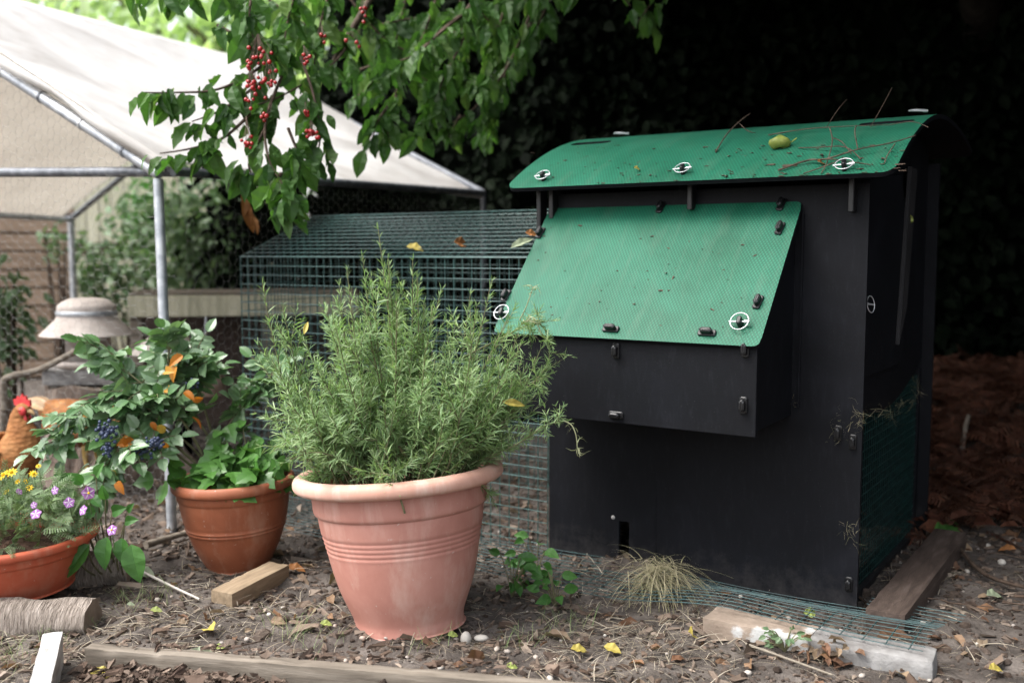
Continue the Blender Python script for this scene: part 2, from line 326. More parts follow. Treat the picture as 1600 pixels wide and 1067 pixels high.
M_hedge = leafmat('hedge_leaf', [(.002, .004, .002), (.0035, .007, .003), (.0025, .004, .0025), (.007, .011, .006)], .7, .04, .05, 1.3)
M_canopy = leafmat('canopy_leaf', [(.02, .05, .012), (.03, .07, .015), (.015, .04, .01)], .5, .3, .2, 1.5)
M_purple = leafmat('purple_petal', [(.33, .12, .42), (.42, .2, .52), (.3, .09, .36)], .6, .2, .35, 1.2)
M_whitep = leafmat('white_petal', [(.75, .7, .75), (.65, .6, .7)], .6, .2, .2, 1.1)
M_yellow = leafmat('yellow_petal', [(.75, .48, .02), (.8, .55, .04)], .55, .2, .25, 1.1)
M_yleaf = leafmat('yellowed_leaf', [(.46, .39, .11), (.42, .33, .07)], .55, .3, .2, 1.2)
M_gyleaf = leafmat('green_yellow_leaf', [(.34, .4, .12)], .55, .3, .2, 1.2)
M_paleleaf = leafmat('grey_green_leaf', [(.26, .3, .2)], .6, .3, .1, 1.1)
M_redleaf = leafmat('red_brown_leaf', [(.3, .09, .05)], .6, .3, .15, 1.2)
M_orleaf = leafmat('dry_orange_leaf', [(.3, .13, .045)], .6, .3, .15, 1.2)
M_drygrass = leafmat('dry_grass', [(.3, .26, .17), (.36, .32, .22), (.25, .23, .14), (.2, .2, .11)], .8, .2, .15)
M_grass = leafmat('grass_blade', [(.12, .19, .07), (.18, .24, .1), (.25, .27, .14)], .6, .3, .2)
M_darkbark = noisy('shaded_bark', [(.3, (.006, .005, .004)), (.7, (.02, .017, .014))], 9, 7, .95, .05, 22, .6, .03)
# ================================================================ ground
Lc, Rc = G(858, 868), G(1338, 962)          # foot of the coop's front wall
ex = (Rc-Lc)[:2]; WID = float(np.linalg.norm(ex)); ex = ex/WID; ey = np.array([-ex[1], ex[0]])
ANG = math.atan2(ex[1], ex[0])
def C(x, y, z=0.): return np.array([Lc[0]+ex[0]*x+ey[0]*y, Lc[1]+ex[1]*x+ey[1]*y, z])
def Cl(p): d = np.asarray(p)[:2]-Lc[:2]; return np.array([d@ex, d@ey, p[2]])
def gh(x, y):
    x = np.asarray(x, float); y = np.asarray(y, float)
    h = .010*fbm(x*5, y*5, s=3, o=3)+.006*fbm(x*22, y*22, s=9, o=3)
    lx = (x-Lc[0])*ex[0]+(y-Lc[1])*ex[1]; ly = (x-Lc[0])*ey[0]+(y-Lc[1])*ey[1]
    h += .035*np.exp(-((lx-.22)/.2)**2-((ly+.05)/.13)**2)                       # heap at the coop's corner
    h += .30*sstep(3.3, 4.5, y)*sstep(1.25, 2.0, x)                               # bank of cuttings at the back right
    far = sstep(9, 14, np.hypot(x, y-2)); return h*(1-far)
gx = np.concatenate([np.geomspace(60, 3.2, 14)*-1, np.arange(-3.1, 3.0, .013), np.geomspace(3.1, 60, 14)])
gy = np.concatenate([np.linspace(-40, 1.5, 10), np.arange(1.6, 5.6, .013), np.geomspace(5.7, 90, 18)])
X, Y = np.meshgrid(gx, gy); Z = gh(X, Y); nx, ny = len(gx), len(gy)
idx = np.arange(nx*ny).reshape(ny, nx)
F = np.stack([idx[:-1, :-1], idx[:-1, 1:], idx[1:, 1:], idx[1:, :-1]], -1).reshape(-1, 4)
tag(link('ground', [(np.stack([X, Y, Z], -1).reshape(-1, 3), F)], M_soil, smooth=True), kind='structure')

def scatter(n, x0, x1, y0, y1, dens=None):
    """points over the visible ground, denser nearer"""
    out = np.zeros((0, 2))
    while len(out) < n:
        p = np.stack([rng.uniform(x0, x1, n*2), rng.uniform(y0, y1, n*2)], 1)
        k = np.abs(p[:, 0]/p[:, 1]) < .56
        k &= ~((np.hypot(p[:, 0]+.26, p[:, 1]-2.485) < .135) | (np.hypot(p[:, 0]+.826, p[:, 1]-2.95) < .09))
        if dens is not None: k &= rng.random(len(p)) < dens(p[:, 0], p[:, 1])
        out = np.concatenate([out, p[k]])
    return out[:n]
def lying(n, tilt=.35):
    a = rng.uniform(0, 2*PI, n); d = np.stack([np.cos(a), np.sin(a), rng.normal(0, tilt*.4, n)], 1)
    nn = np.stack([rng.normal(0, tilt, n), rng.normal(0, tilt, n), np.ones(n)], 1); return d, nn
def on(p, z=0.): return np.stack([p[:, 0], p[:, 1], gh(p[:, 0], p[:, 1])+z], 1)
def cln(x, y):        # where chips lie: the bed in front of the board is thick with them
    return np.clip(.25+.6*(fbm(x*3, y*3, s=21, o=3)+.2), .05, 1)
# soil crumbs
cr = sphere((0, 0, 0), (1, .8, .6), 6, 4)[0]
p = scatter(15000, -2.2, 2.4, 1.9, 4.4); d, nn = lying(15000, .5)
tag(link('soil_crumbs', [place(cr[0], cr[1], on(p, .001), d, nn, rng.gamma(2., .0022, 15000)+.0015)], M_crumb), kind='stuff')
def jit(b, k):
    V = b[0].reshape(-1, 8, 3); s = np.linalg.norm(V[:, 1]-V[:, 0], axis=1)[:, None, None]; return ((V+rng.normal(0, 1, V.shape)*s*k).reshape(-1, 3), b[1])
# bark chips and woody shreds
chip = (np.array([(0, -.18, -.05), (1, -.12, -.05), (1.05, .1, -.04), (.1, .2, -.05), (.05, -.15, .07), (.93, -.1, .05), (.98, .08, .07), (.14, .15, .06)])-np.array([.5, 0, 0]), BOXF)
p = scatter(5200, -2.2, 2.4, 1.9, 4.6, cln); d, nn = lying(5200, .45)
tag(link('bark_mulch', [jit(place(chip[0], chip[1], on(p, .003), d, nn, rng.gamma(2.4, .0075, 5200)+.004), .09)], M_chip), kind='stuff')
# chunky bark in the bed at the very front
q = np.zeros((0, 2))
while len(q) < 5200:
    c_ = np.stack([rng.uniform(-1.15, .35, 2000), rng.uniform(1.85, 2.3, 2000)], 1)
    q = np.concatenate([q, c_[(c_[:, 1] < 2.215-.21*(c_[:, 0]+.95)) & (c_[:, 0] > -.93)]])
q = q[:5200]; d, nn = lying(5200, .6)
zz = rng.uniform(-.004, .03, 5200)*np.clip((2.2-.21*(q[:, 0]+.95)-q[:, 1])*8, .2, 1)
tag(link('bed_bark', [jit(place(chip[0]*np.array([1, 1.05, .7]), chip[1], on(q, zz+.004), d, nn, rng.gamma(1.8, .0065, 5200)+.004), .12)], M_bedchip), kind='stuff')
# straw and dead grass, thin bent ribbons
def ribbon_t(n=4, w=.02, c=.12):
    x = np.linspace(0, 1, n+1); V = np.concatenate([[(t, -w*(1-t*.6), c*math.sin(PI*t)), (t, w*(1-t*.6), c*math.sin(PI*t)*1.05)] for t in x])
    return V, np.array([(2*k, 2*k+2, 2*k+3, 2*k+1) for k in range(n)])
rt = ribbon_t()
def strawd(x, y): return np.clip(.12+1.5*np.exp(-((x+1.05)/.45)**2-((y-2.3)/.22)**2)+.9*np.exp(-((x-.35)/.35)**2-((y-2.3)/.25)**2)+.3*fbm(x*4, y*4, s=5), .03, 1)
p = scatter(3000, -1.9, 1.6, 1.95, 3.1, strawd); d, nn = lying(3000, .5)
tag(link('straw_litter', [place(rt[0]*np.array([1, .7, .8]), rt[1], on(p, .004), d, nn, rng.uniform(.015, .085, 3000))], M_straw), kind='stuff')
# small crumpled leaves
lt = leaf_t(1, .55, 4, .35, .25, .45, .25)
p = scatter(620, -2.2, 2.4, 1.95, 4.6, lambda x, y: np.clip(.35+.5*fbm(x*2, y*2, s=31)+.4*sstep(.9, 1.5, x), .1, 1)); d, nn = lying(620, .6)
tag(link('leaf_litter', [place(lt[0], lt[1], on(p, .006), d, nn, rng.gamma(3, .009, 620)+.012)], M_litter), kind='stuff')
# pebbles
p = scatter(190, -1.6, 1.6, 1.95, 3.2); d, nn = lying(190, .2)
tag(link('pebbles', [place(cr[0], cr[1], on(p, .003), d, nn, rng.gamma(2, .0022, 190)+.002)], M_pebble, smooth=True), kind='stuff')
# rusty conifer cuttings on the bank at the right
def frond_t():
    V = []; F = []
    for k in range(9):
        t_ = k/9; 
        for s in (-1, 1):
            b = len(V); l = .28*(1-t_*.7); V += [(t_, 0, 0), (t_+.05, 0, .0), (t_+.18, s*l, -.05), (t_+.12, s*l, -.05)]; F.append((b, b+1, b+2, b+3))
    b = len(V); V += [(0, -.015, 0), (1, -.008, -.05), (1, .008, -.05), (0, .015, 0)]; F.append((b, b+1, b+2, b+3))
    return np.array(V), np.array(F)
ft = frond_t(); n = 2600
p = scatter(n, 1.0, 3.2, 2.9, 5.0, lambda x, y: sstep(3.0, 3.5, y)*sstep(1.15, 1.5, x)); d, nn = lying(n, .7)
tag(link('conifer_cuttings', [place(ft[0], ft[1], on(p, .02)+np.stack([np.zeros(n), np.zeros(n), rng.uniform(0, .07, n)], 1), d, nn, rng.uniform(.05, .15, n))], M_brownfrond), kind='stuff')
p = scatter(900, 1.0, 3.2, 2.9, 5.0, lambda x, y: sstep(2.9, 3.3, y)*sstep(1.1, 1.4, x)); d, nn = lying(900, .8)
tag(link('dead_leaf_litter', [place(lt[0], lt[1], on(p, .05), d, nn, rng.gamma(3, .012, 900)+.015)], M_brownfrond), kind='stuff')
# twigs on the soil
B = []
for k in range(170):
    x, y = scatter(1, -1.8, 2.3, 2.0, 4.4)[0]; a = rng.uniform(0, 2*PI); L = rng.uniform(.05, .22); n = 5
    s = np.linspace(0, 1, n); px = x+math.cos(a)*L*s+rng.normal(0, .006, n); py = y+math.sin(a)*L*s+rng.normal(0, .006, n)
    B += tube(np.stack([px, py, gh(px, py)+.006+rng.uniform(0, .012)], 1), np.linspace(.0028, .001, n)*rng.uniform(.6, 1.5), 5)
tag(link('twig_litter', B, M_twig), kind='stuff')
# short grass here and there at the front
def tuft(c, n, h, spread, lean=(0, 0), w=.011, g=rng):
    a = g.uniform(0, 2*PI, n); b = np.stack([c[0]+g.normal(0, spread*.35, n), c[1]+g.normal(0, spread*.35, n)], 1)
    d = np.stack([np.cos(a)*.5+lean[0], np.sin(a)*.5+lean[1], g.uniform(.6, 1.3, n)], 1)
    T = ribbon_t(4, w, 0.); T[0][:, 2] -= .35*T[0][:, 0]**2
    return [place(T[0], T[1], on(b, -.003), d, np.stack([-d[:, 0], -d[:, 1], np.ones(n)*.6], 1), g.uniform(.5, 1.1, n)*h)]
B = []
for u, v in ((240, 935), (215, 950), (445, 985), (490, 1000), (60, 1010), (20, 1030), (120, 985), (820, 1000), (880, 975), (660, 1010)):
    B += tuft(G(u, v), 40, .06, .1)
tag(link('short_grass', B, M_grass), kind='stuff')
B = []
for u, v in ((150, 975), (185, 985), (250, 975), (300, 985), (330, 965), (390, 985), (440, 1000), (120, 1010), (50, 1030), (30, 1050), (930, 980), (960, 1000), (1010, 990), (1050, 1020), (900, 1010), (860, 1030), (1000, 1030), (700, 1030), (760, 1020), (1120, 1040)):
    k_ = rng.uniform(0, 2*PI); B += tuft(G(u, v), 34, .055, .11, (1.6*math.cos(k_), 1.6*math.sin(k_)*.6), .009)
tag(link('dry_grass_mat', B, M_straw), kind='stuff')
# bark thrown up onto the edging board
p = np.stack([rng.uniform(-.9, .15, 150), np.zeros(150)], 1); p[:, 1] = 2.165-.145*(p[:, 0]+.9)+rng.normal(0, .014, 150); d, nn = lying(150, .3)
tag(link('spilled_bark', [jit(place(chip[0]*np.array([1, 1, .6]), chip[1], np.stack([p[:, 0], p[:, 1], np.full(150, .05)], 1), d, nn, rng.gamma(1.8, .005, 150)+.004), .12)], M_bedchip), kind='stuff')
# ================================================================ chicken coop
coop = empty('chicken_coop', (Lc[0], Lc[1], 0), 'black board chicken coop with green roof and sloping green nest box lid', 'chicken coop', rot=(0, 0, ANG))
H = 1.10; T_ = .012
def slab(x0, x1, y0, y1, z0, z1): return box(x0, x1, y0, y1, z0, z1)
fp = [(0, -.03), (.19, -.03), (.19, .03), (.203, .035), (.21, -.03), (.237, -.03), (.237, .145), (.27, .145), (.27, -.03), (WID, -.03), (WID, 1.09), (0, 1.09)]
front = bevel(link('front_panel', prism(fp, 0, T_), M_black, coop), .002)
def roofz(y): return 1.30-(.53 if y < .5 else .3)*(.5-y)**2
# flap, seams and joint tabs standing out of the front wall
for x0, x1, z0, z1, d in ((.752, .757, .52, 1.02, .006), (.352, .3545, .0, .3, .0015)):
    link('joint_strip', slab(x0, x1, -d, -.0005, z0, z1), M_black, coop)
for u in (1078, 1330):
    q = Cl(onplane(u, 306, C(0, -.03), np.append(-ey, 0))); link('roof_bracket', rbox(q[0]-.007, q[0]+.007, -.034, -.0005, 1.035 if u < 1300 else 1.02, 1.12, .002), M_peg, coop)
link('roof_bracket', rbox(-.03, -.016, -.03, .01, .9, 1.12, .002), M_peg, coop); link('roof_bracket', rbox(.012, .026, -.03, -.0005, 1.02, 1.12, .002), M_peg, coop)
sp_ = sphere(Cl(onplane(958, 808, C(0, 0), np.append(-ey, 0))), (.006, .004, .006), 10, 6); link('screw', sp_, M_white, front, True)
# back, left, floor, right side
def side_poly(z0):
    ys = np.linspace(T_+.002, .85, 13); return [(ys[0], z0), (ys[-1], z0)]+[(y, roofz(y)-.02) for y in ys[::-1]]
def yz_prism(poly, x0, x1):
    B = prism(poly, x0, x1); return [(b[0][:, [1, 0, 2]],)+((b[1][:, ::-1],)) for b in B]
link('back_panel', slab(.0, WID, .86, .86+T_, -.03, 1.2), M_black, coop)
link('left_panel', yz_prism(side_poly(-.02), .018, .03), M_black, coop)
link('floor_panel', slab(.032, WID-.06, .02, .845, .40, .415), M_black, coop)
xs = WID-.045
# right side: upper board with an arched lower edge, framed wire below
ys = np.linspace(.015, .85, 17)
up = [(y, .53-.075*math.sin(PI*min(1, y/.85))+.06*y) for y in ys]+[(y, roofz(y)-.02) for y in ys[::-1]]
rs = link('side_panel', yz_prism(up, xs, xs+T_), M_black, coop)
dr = link('side_door', yz_prism([(.05, .60), (.52, .60), (.5, 1.02), (.44, 1.14), (.05, 1.1)], xs+T_+.001, xs+2*T_), M_black, coop); bevel(dr, .003)
link('grip_board', yz_prism([(.42, .66), (.5, .76), (.58, 1.16), (.5, 1.165)], xs+2*T_+.001, xs+3*T_), noisy('grey_board', [(.3, (.012, .012, .013)), (.7, (.024, .023, .025))], 8, 5, .7, .3), coop)
link('skid_rail', slab(xs-.03, xs+.02, .03, .88, -.03, .02), M_black, coop)
link('side_post', slab(xs-.01, xs+T_, .83, .859, .021, .55), M_black, coop)
gy_, gz_ = np.arange(.03, .83, .024), np.arange(.03, .53, .024)
p0 = [(xs+.004, y, .02) for y in gy_]+[(xs+.006, .02, z) for z in gz_]; p1 = [(xs+.004, y, .53) for y in gy_]+[(xs+.006, .83, z) for z in gz_]
link('side_wire', wires(p0, p1, .0014), M_sidewire, coop)
# roof: one bowed green sheet with rounded corners and two hand holes
def sheet(name, w, l, shape, r, holes, parent, step=.012, thick=.012, x0=0.):
    nx, ny = int(w/step)+1, int(l/step)+1; rows = []
    def inset(d): d = min(d, r); return r-math.sqrt(max(0, r*r-(r-d)**2))
    ts = np.concatenate([[0, .0012, .004], np.linspace(.009, l-.009, ny), [l-.004, l-.0012, l]])
    for t_ in ts:
        i = inset(min(t_, l-t_)); rows.append(np.stack([np.linspace(i, w-i, nx), np.full(nx, t_)], 1))
    S = np.concatenate(rows); ny = len(ts); idx = np.arange(nx*ny).reshape(ny, nx)
    F = np.stack([idx[:-1, :-1], idx[:-1, 1:], idx[1:, 1:], idx[1:, :-1]], -1).reshape(-1, 4)
    cen = S[F].mean(1); keep = np.ones(len(F), bool)
    for (cx, cy, hl, hr) in holes:
        f = lambda q: np.hypot(np.maximum(np.abs(q[:, 0]-cx)-hl, 0), q[:, 1]-cy)-hr
        rem = f(cen) < 0; bv = np.intersect1d(np.unique(F[rem & keep]), np.unique(F[~rem & keep])); keep &= ~rem
        for v in bv:
            q = S[v]; a = np.array([np.clip(q[0], cx-hl, cx+hl), cy]); dd = q-a; n_ = np.linalg.norm(dd)
            if n_ > 1e-6: S[v] = a+dd/n_*hr
    F = F[keep]; used = np.unique(F); mp = -np.ones(len(S), int); mp[used] = np.arange(len(used)); S = S[used]; F = mp[F]
    V = np.array([shape(x, y) for x, y in S]); o = link(name, [(V, F)], [M_green, M_black], parent, True, uv=S+np.array([x0, 0]))
    m = o.modifiers.new('solid', 'SOLIDIFY'); m.thickness = thick; m.offset = -1; m.material_offset = 1; m.material_offset_rim = 1
    e = o.modifiers.new('split', 'EDGE_SPLIT'); e.split_angle = rad(50); return o
RX0, RW, RY0, RL = -.092, WID+.172, -.105, 1.07
roof = sheet('roof', RW, RL, lambda x, y: (RX0+x, RY0+y, roofz(RY0+y)), .035, [(.1, .335, .05, .02), (RW-.1, .335, .05, .02)], coop)
def tab(parent): return link('peg', rbox(-.0055, .0055, -.011, .011, 0, .024, .003), M_peg, parent)
def ring_clip(parent, name='ring_clip', R=.021):
    a = np.linspace(0, 2*PI, 25); ringp = np.stack([R*np.cos(a), R*np.sin(a), np.full(25, .016)+.003*np.sin(a)], 1)
    B = tube(ringp, .0013, 6, False)+tube([(-.026, 0, .014), (-.01, 0, .014), (.012, 0, .014)], .0023, 8)+tube([(.012, 0, .014), (.024, 0, .014)], .004, 8)
    return link(name, B, M_clip, parent, True)
m, t, o = nt('zinc_wire'); finish(t, o, (.55, .56, .58), .35, .5, metal=.5); M_clip = m
def peg(parent, rotz, L=.044, name='peg'):
    B = rbox(-L/2, L/2, -.009, .009, 0, .006, .003)+rbox(-L*.36, L*.36, -.0065, .0065, .0055, .02, .005)
    o = link(name, B, M_peg, parent); return o
def frame_at(p, n, xdir):
    n = np.array(n, float); n /= np.linalg.norm(n); x = np.array(xdir, float); x -= n*(x@n); x /= np.linalg.norm(x); y = np.cross(n, x)
    return Matrix(((x[0], y[0], n[0], p[0]), (x[1], y[1], n[1], p[1]), (x[2], y[2], n[2], p[2]), (0, 0, 0, 1)))
# roof pegs and clips: walk along the roof curve until the pixel matches
def roof_hit(u, v):
    best = None
    for y in np.linspace(RY0, .45, 240):
        pt = onplane(u, v, C(0, y), np.append(-ey, 0)); e = abs(pt[2]-roofz(y))
        if best is None or e < best[0]: best = (e, Cl(pt), y)
    q = best[1]; y = best[2]; s = 2*.53*(.5-y); return np.array([q[0], y, roofz(y)]), np.array([0, -s, 1.])
for u, v in ((850, 281), (1068, 271), (1320, 265)):
    p, n = roof_hit(u, v); f = frame_at(p, n, (1, .15, 0)); k = tab(roof); k.matrix_local = f; k = ring_clip(roof); k.matrix_local = f
k = ring_clip(roof); k.matrix_local = frame_at((WID+.02, .42, roofz(.42)), (0, .1, 1), (1, .4, 0))
k = ring_clip(roof); k.matrix_local = frame_at((-.0, .45, roofz(.45)), (0, .1, 1), (1, .4, 0))
# nest box
nest = link('nest_box', slab(.018, .742, -.285, -.273, .485, .705), M_black, coop); bevel(nest, .002)
sidep = [(-.272, .495), (-.001, .50), (-.001, 1.03), (-.272, .715)]
link('side_board', yz_prism(sidep, .722, .734), M_black, nest); link('side_board', yz_prism(sidep, .026, .038), M_black, nest)
link('base_board', slab(.03, .72, -.268, -.002, .5, .512), M_black, nest)
LA, LB = np.array([0, -.002, 1.05]), np.array([0, -.302, .703]); ld = LA-LB; LL = np.linalg.norm(ld); ld = ld/LL; ln = np.array([0, -ld[2], ld[1]])
lid = sheet('nest_lid', .752, LL, lambda x, y: tuple(np.array([x, 0, 0])+LB+ld*y), .018, [], coop, .02, .01, 3.)
lpw = C(0, LB[1], LB[2]); lnw = np.append(ey*ln[1], ln[2])
for u, v, r in ((866, 329, 90), (1033, 325, 90), (1221, 321, 90), (1219, 358, 90), (1185, 473, 90), (845, 365, 90), (791, 463, 90), (955, 515, 0), (1105, 521, 0)):
    q = Cl(onplane(u, v, lpw, lnw)); xd = (1, 0, 0) if r == 0 else ld+np.array([.12, 0, 0])
    k = peg(lid, 0, .046 if r == 0 else .04); k.matrix_local = frame_at(q, ln, xd)
for u, v in ((787, 493), (1158, 508)):
    q = Cl(onplane(u, v, lpw, lnw)); k = ring_clip(lid, R=.0225); k.matrix_local = frame_at(q, ln, (1, 0, .05)); k = tab(lid); k.matrix_local = frame_at(q, ln, (1, 0, .05))
nf = np.append(-ey, 0)
for u, v, r in ((963, 548, 90), (963, 648, 0), (1162, 633, 90), (1165, 545, 90)):
    q = Cl(onplane(u, v, C(0, -.286), nf)); k = peg(nest, 0, .04); k.matrix_local = frame_at((q[0], -.285, q[2]), (0, -1, 0), (0, 0, 1) if r else (1, 0, 0))
for u, v in ((1310, 676), (1327, 912), (1333, 690)):
    q = Cl(onplane(u, v, C(0, 0), nf)); k = peg(front, 0, .038, 'joint_tab'); k.matrix_local = frame_at((q[0], 0, q[2]), (0, -1, 0), (0, 0, 1))
k = ring_clip(dr); k.matrix_local = frame_at((xs+2*T_, .07, .79), (1, -.2, 0), (-.2, -1, .1))
# cobwebbed straw caught on the wall
B = []
for u, v, n in ((1312, 668, 26), (1328, 830, 30), (1345, 655, 30), (1232, 628, 10)):
    q = Cl(onplane(u, v, C(0, 0), nf)); c_ = np.array([q[0], -.006, q[2]])
    p = c_+rng.normal(0, 1, (n, 3))*np.array([.012, .003, .018]); dd = rdir(n)*np.array([1, .3, 1])
    B.append(place(ribbon_t(3, .012, .2)[0], ribbon_t(3, .012, .2)[1], p, dd, rdir(n), rng.uniform(.008, .03, n)))
n = 60; yy = rng.uniform(.1, .8, n); p = np.stack([np.full(n, xs+.02), yy, .54-.075*np.sin(PI*yy)+rng.normal(0, .012, n)], 1)
B.append(place(ribbon_t(3, .012, .2)[0], ribbon_t(3, .012, .2)[1], p, rdir(n), rdir(n), rng.uniform(.02, .05, n)))
tag(link('caught_straw', B, M_drygrass, coop), kind='stuff')
# ================================================================ wire run on the coop's left
RLn = 1.345; run = empty('mesh_run', tuple(C(-RLn/2, .4)), 'green welded wire run with ridged top behind the rosemary', 'wire run', rot=(0, 0, ANG))
E0, E1, yr = .905, 1.065, .38
def Cw(a): return np.array([C(*q) for q in a])
xs_ = np.linspace(-RLn, -.005, 39); zs_ = np.linspace(.0, E0, 28); tz = np.linspace(0, 1, 13)
part('front_mesh', wires(Cw([(x, 0, 0) for x in xs_]+[(-RLn, -.003, z) for z in zs_[1:]]), Cw([(x, 0, E0) for x in xs_]+[(-.005, -.003, z) for z in zs_[1:]]), .0016), M_runwire, run)
for nm, ya, yb in (('top_mesh', 0, yr), ('top_mesh', 2*yr, yr)):
    part(nm, wires(Cw([(x, ya, E0) for x in xs_]+[(-RLn, ya+(yb-ya)*s, E0+(E1-E0)*s+.002) for s in tz]), Cw([(x, yb, E1) for x in xs_]+[(-.005, ya+(yb-ya)*s, E0+(E1-E0)*s+.002) for s in tz]), .0016), M_runwire, run)
ye = np.linspace(0, 2*yr, 22); top = lambda y: E0+(E1-E0)*(1-abs(y-yr)/yr)
part('end_mesh', wires(Cw([(-RLn, y, 0) for y in ye]+[(-RLn-.003, 0, z) for z in zs_]), Cw([(-RLn, y, top(y)) for y in ye]+[(-RLn-.003, 2*yr, z) for z in zs_]), .0016), M_runwire, run)
part('back_mesh', wires(Cw([(x, 2*yr, 0) for x in xs_]+[(-RLn, 2*yr+.003, z) for z in zs_]), Cw([(x, 2*yr, E0) for x in xs_]+[(-.005, 2*yr+.003, z) for z in zs_]), .0016), M_runwire, run)
part('edge_wire', wires(Cw([(-RLn, 0, E0), (-RLn, 0, 0), (-RLn, yr, E1), (-RLn, 2*yr, E0), (-RLn, 0, E0), (-RLn, 2*yr, E0)]), Cw([(0, 0, E0), (-RLn, 0, E0), (0, yr, E1), (0, 2*yr, E0), (-RLn, yr, E1), (-RLn, yr, E1)]), .0024, 6), M_runwire, run)
# skirt of the same wire flat on the soil
sk = empty('mesh_skirt', tuple(C(.3, -.14, .02)), 'green wire mesh skirt lying on soil along the coop front', 'wire mesh', rot=(0, 0, ANG))
def skz(x, y): return .024+.034*sstep(.35, .7, x)*sstep(.0, -.17, y)+.005*np.sin(x*7+y*9)
P0, P1 = [], []; X0, X1, Y0, Y1 = -1.3, 1.13, -.285, -.004
for y in np.arange(Y0, Y1+.001, .0255):
    x = np.linspace(X0, X1, 60); z = skz(x, y)
    P0 += [C(a, y, b) for a, b in zip(x[:-1], z[:-1])]; P1 += [C(a, y, b) for a, b in zip(x[1:], z[1:])]
for x in np.arange(X0, X1+.001, .05):
    y = np.linspace(Y0, Y1, 5); z = skz(np.full(5, x), y)-.002
    P0 += [C(x, a, b) for a, b in zip(y[:-1], z[:-1])]; P1 += [C(x, a, b) for a, b in zip(y[1:], z[1:])]
for y in np.arange(.02, .09, .0255):
    P0.append(C(WID+.02, y, .03)); P1.append(C(X1+.03, y, .03))
part('wire_grid', wires(P0, P1, .0013), M_gwire, sk)
tag(sk, kind='thing')
# ================================================================ blocks and timbers round the coop
def boxthing(name, label, cat, c, dims, rot, mat, grp=None, bv=.006, rough=.0015, cell=.009):
    """box with worn edges: six finely divided faces, corners rounded, surface weathered"""
    D = np.array(dims)/2; blocks = []
    for ax in range(3):
        o1, o2 = [k for k in range(3) if k != ax]
        n1, n2 = max(3, int(dims[o1]/cell)), max(3, int(dims[o2]/cell)); n1, n2 = min(n1, 160), min(n2, 160)
        A, B = np.meshgrid(np.linspace(-D[o1], D[o1], n1+1), np.linspace(-D[o2], D[o2], n2+1)); idx = np.arange(A.size).reshape(A.shape)
        F = np.stack([idx[:-1, :-1], idx[:-1, 1:], idx[1:, 1:], idx[1:, :-1]], -1).reshape(-1, 4)
        for sg in (-1, 1):
            V = np.zeros((A.size, 3)); V[:, o1] = A.ravel(); V[:, o2] = B.ravel(); V[:, ax] = sg*D[ax]
            q = np.clip(V, -(D-bv), D-bv); r = V-q; l = np.linalg.norm(r, axis=1)[:, None]+1e-12; nrm = r/l; V = q+nrm*bv
            k = fbm(V[:, 0]*14, V[:, 1]*14, V[:, 2]*14, s=len(label), o=4); chipd = np.maximum(0, fbm(V[:, 0]*40, V[:, 1]*40, V[:, 2]*40, s=5, o=2)-.35)*(np.abs(nrm).max(1) < .98)
            V = V+nrm*(rough*k-rough*2.2*chipd)[:, None]; blocks.append((V, F if (sg > 0) == (ax != 1) else F[:, ::-1]))
    o = link(name, blocks, mat, smooth=True, loc=c, rot=rot); return tag(o, label, cat, grp)
boxthing('concrete_block', 'buff and white stained block under the wire skirt at coop front', 'block', C(.765, -.285, .002), (.255, .1, .085), (0, 0, ANG+.02), M_brick, None, .005, .003)
boxthing('concrete_block', 'grey concrete block nearest the camera below the coop corner', 'block', C(1.02, -.268, .0), (.265, .1, .085), (0, 0, ANG+.06), M_conc, None, .007, .005)
tm = (G(1350, 930)+G(1420, 812))/2
boxthing('timber_beam', 'damp brown timber beam beside the wire side of the coop', 'beam', (*C(WID+.085, .36)[:2], .018), (.095, .86, .065), (.0, 0, ANG), M_woodred, None, .005, .0015)
# ================================================================ timber edging, white board, offcut, logs
A_, B_ = G(150, 1003, .045), G(930, 1066, .045); d = B_-A_; L = np.linalg.norm(d[:2]); a = math.atan2(d[1], d[0])
boxthing('edging_board', 'long weathered timber edging board across the front of the bed', 'edging board', ((A_+B_)/2*np.array([1, 1, 0])+np.array([0, -.022, .0])), (L+.02, .036, .095), (0, 0, a), M_wood, None, .005, .003)
A_, B_ = G(113, 992, .065), G(92, 1085, .065); d = A_-B_
boxthing('white_board', 'whitewashed upright board end at the bed corner', 'board', ((A_+B_)/2)*np.array([1, 1, 0])+np.array([0, -.12, .012]), (.042, np.linalg.norm(d[:2])+.24, .11), (.03, 0, math.atan2(d[1], d[0])-PI/2), M_white, None, .003)
bk = boxthing('timber_offcut', 'short pale timber offcut lying against the brown terracotta pot', 'offcut', (*((G(343, 925, .045)+G(428, 875, .045))/2+np.array([.012, -.01, 0]))[:2], .022), (.245, .07, .048), (.03, -.03, rad(66)), M_wood2, None, .004)
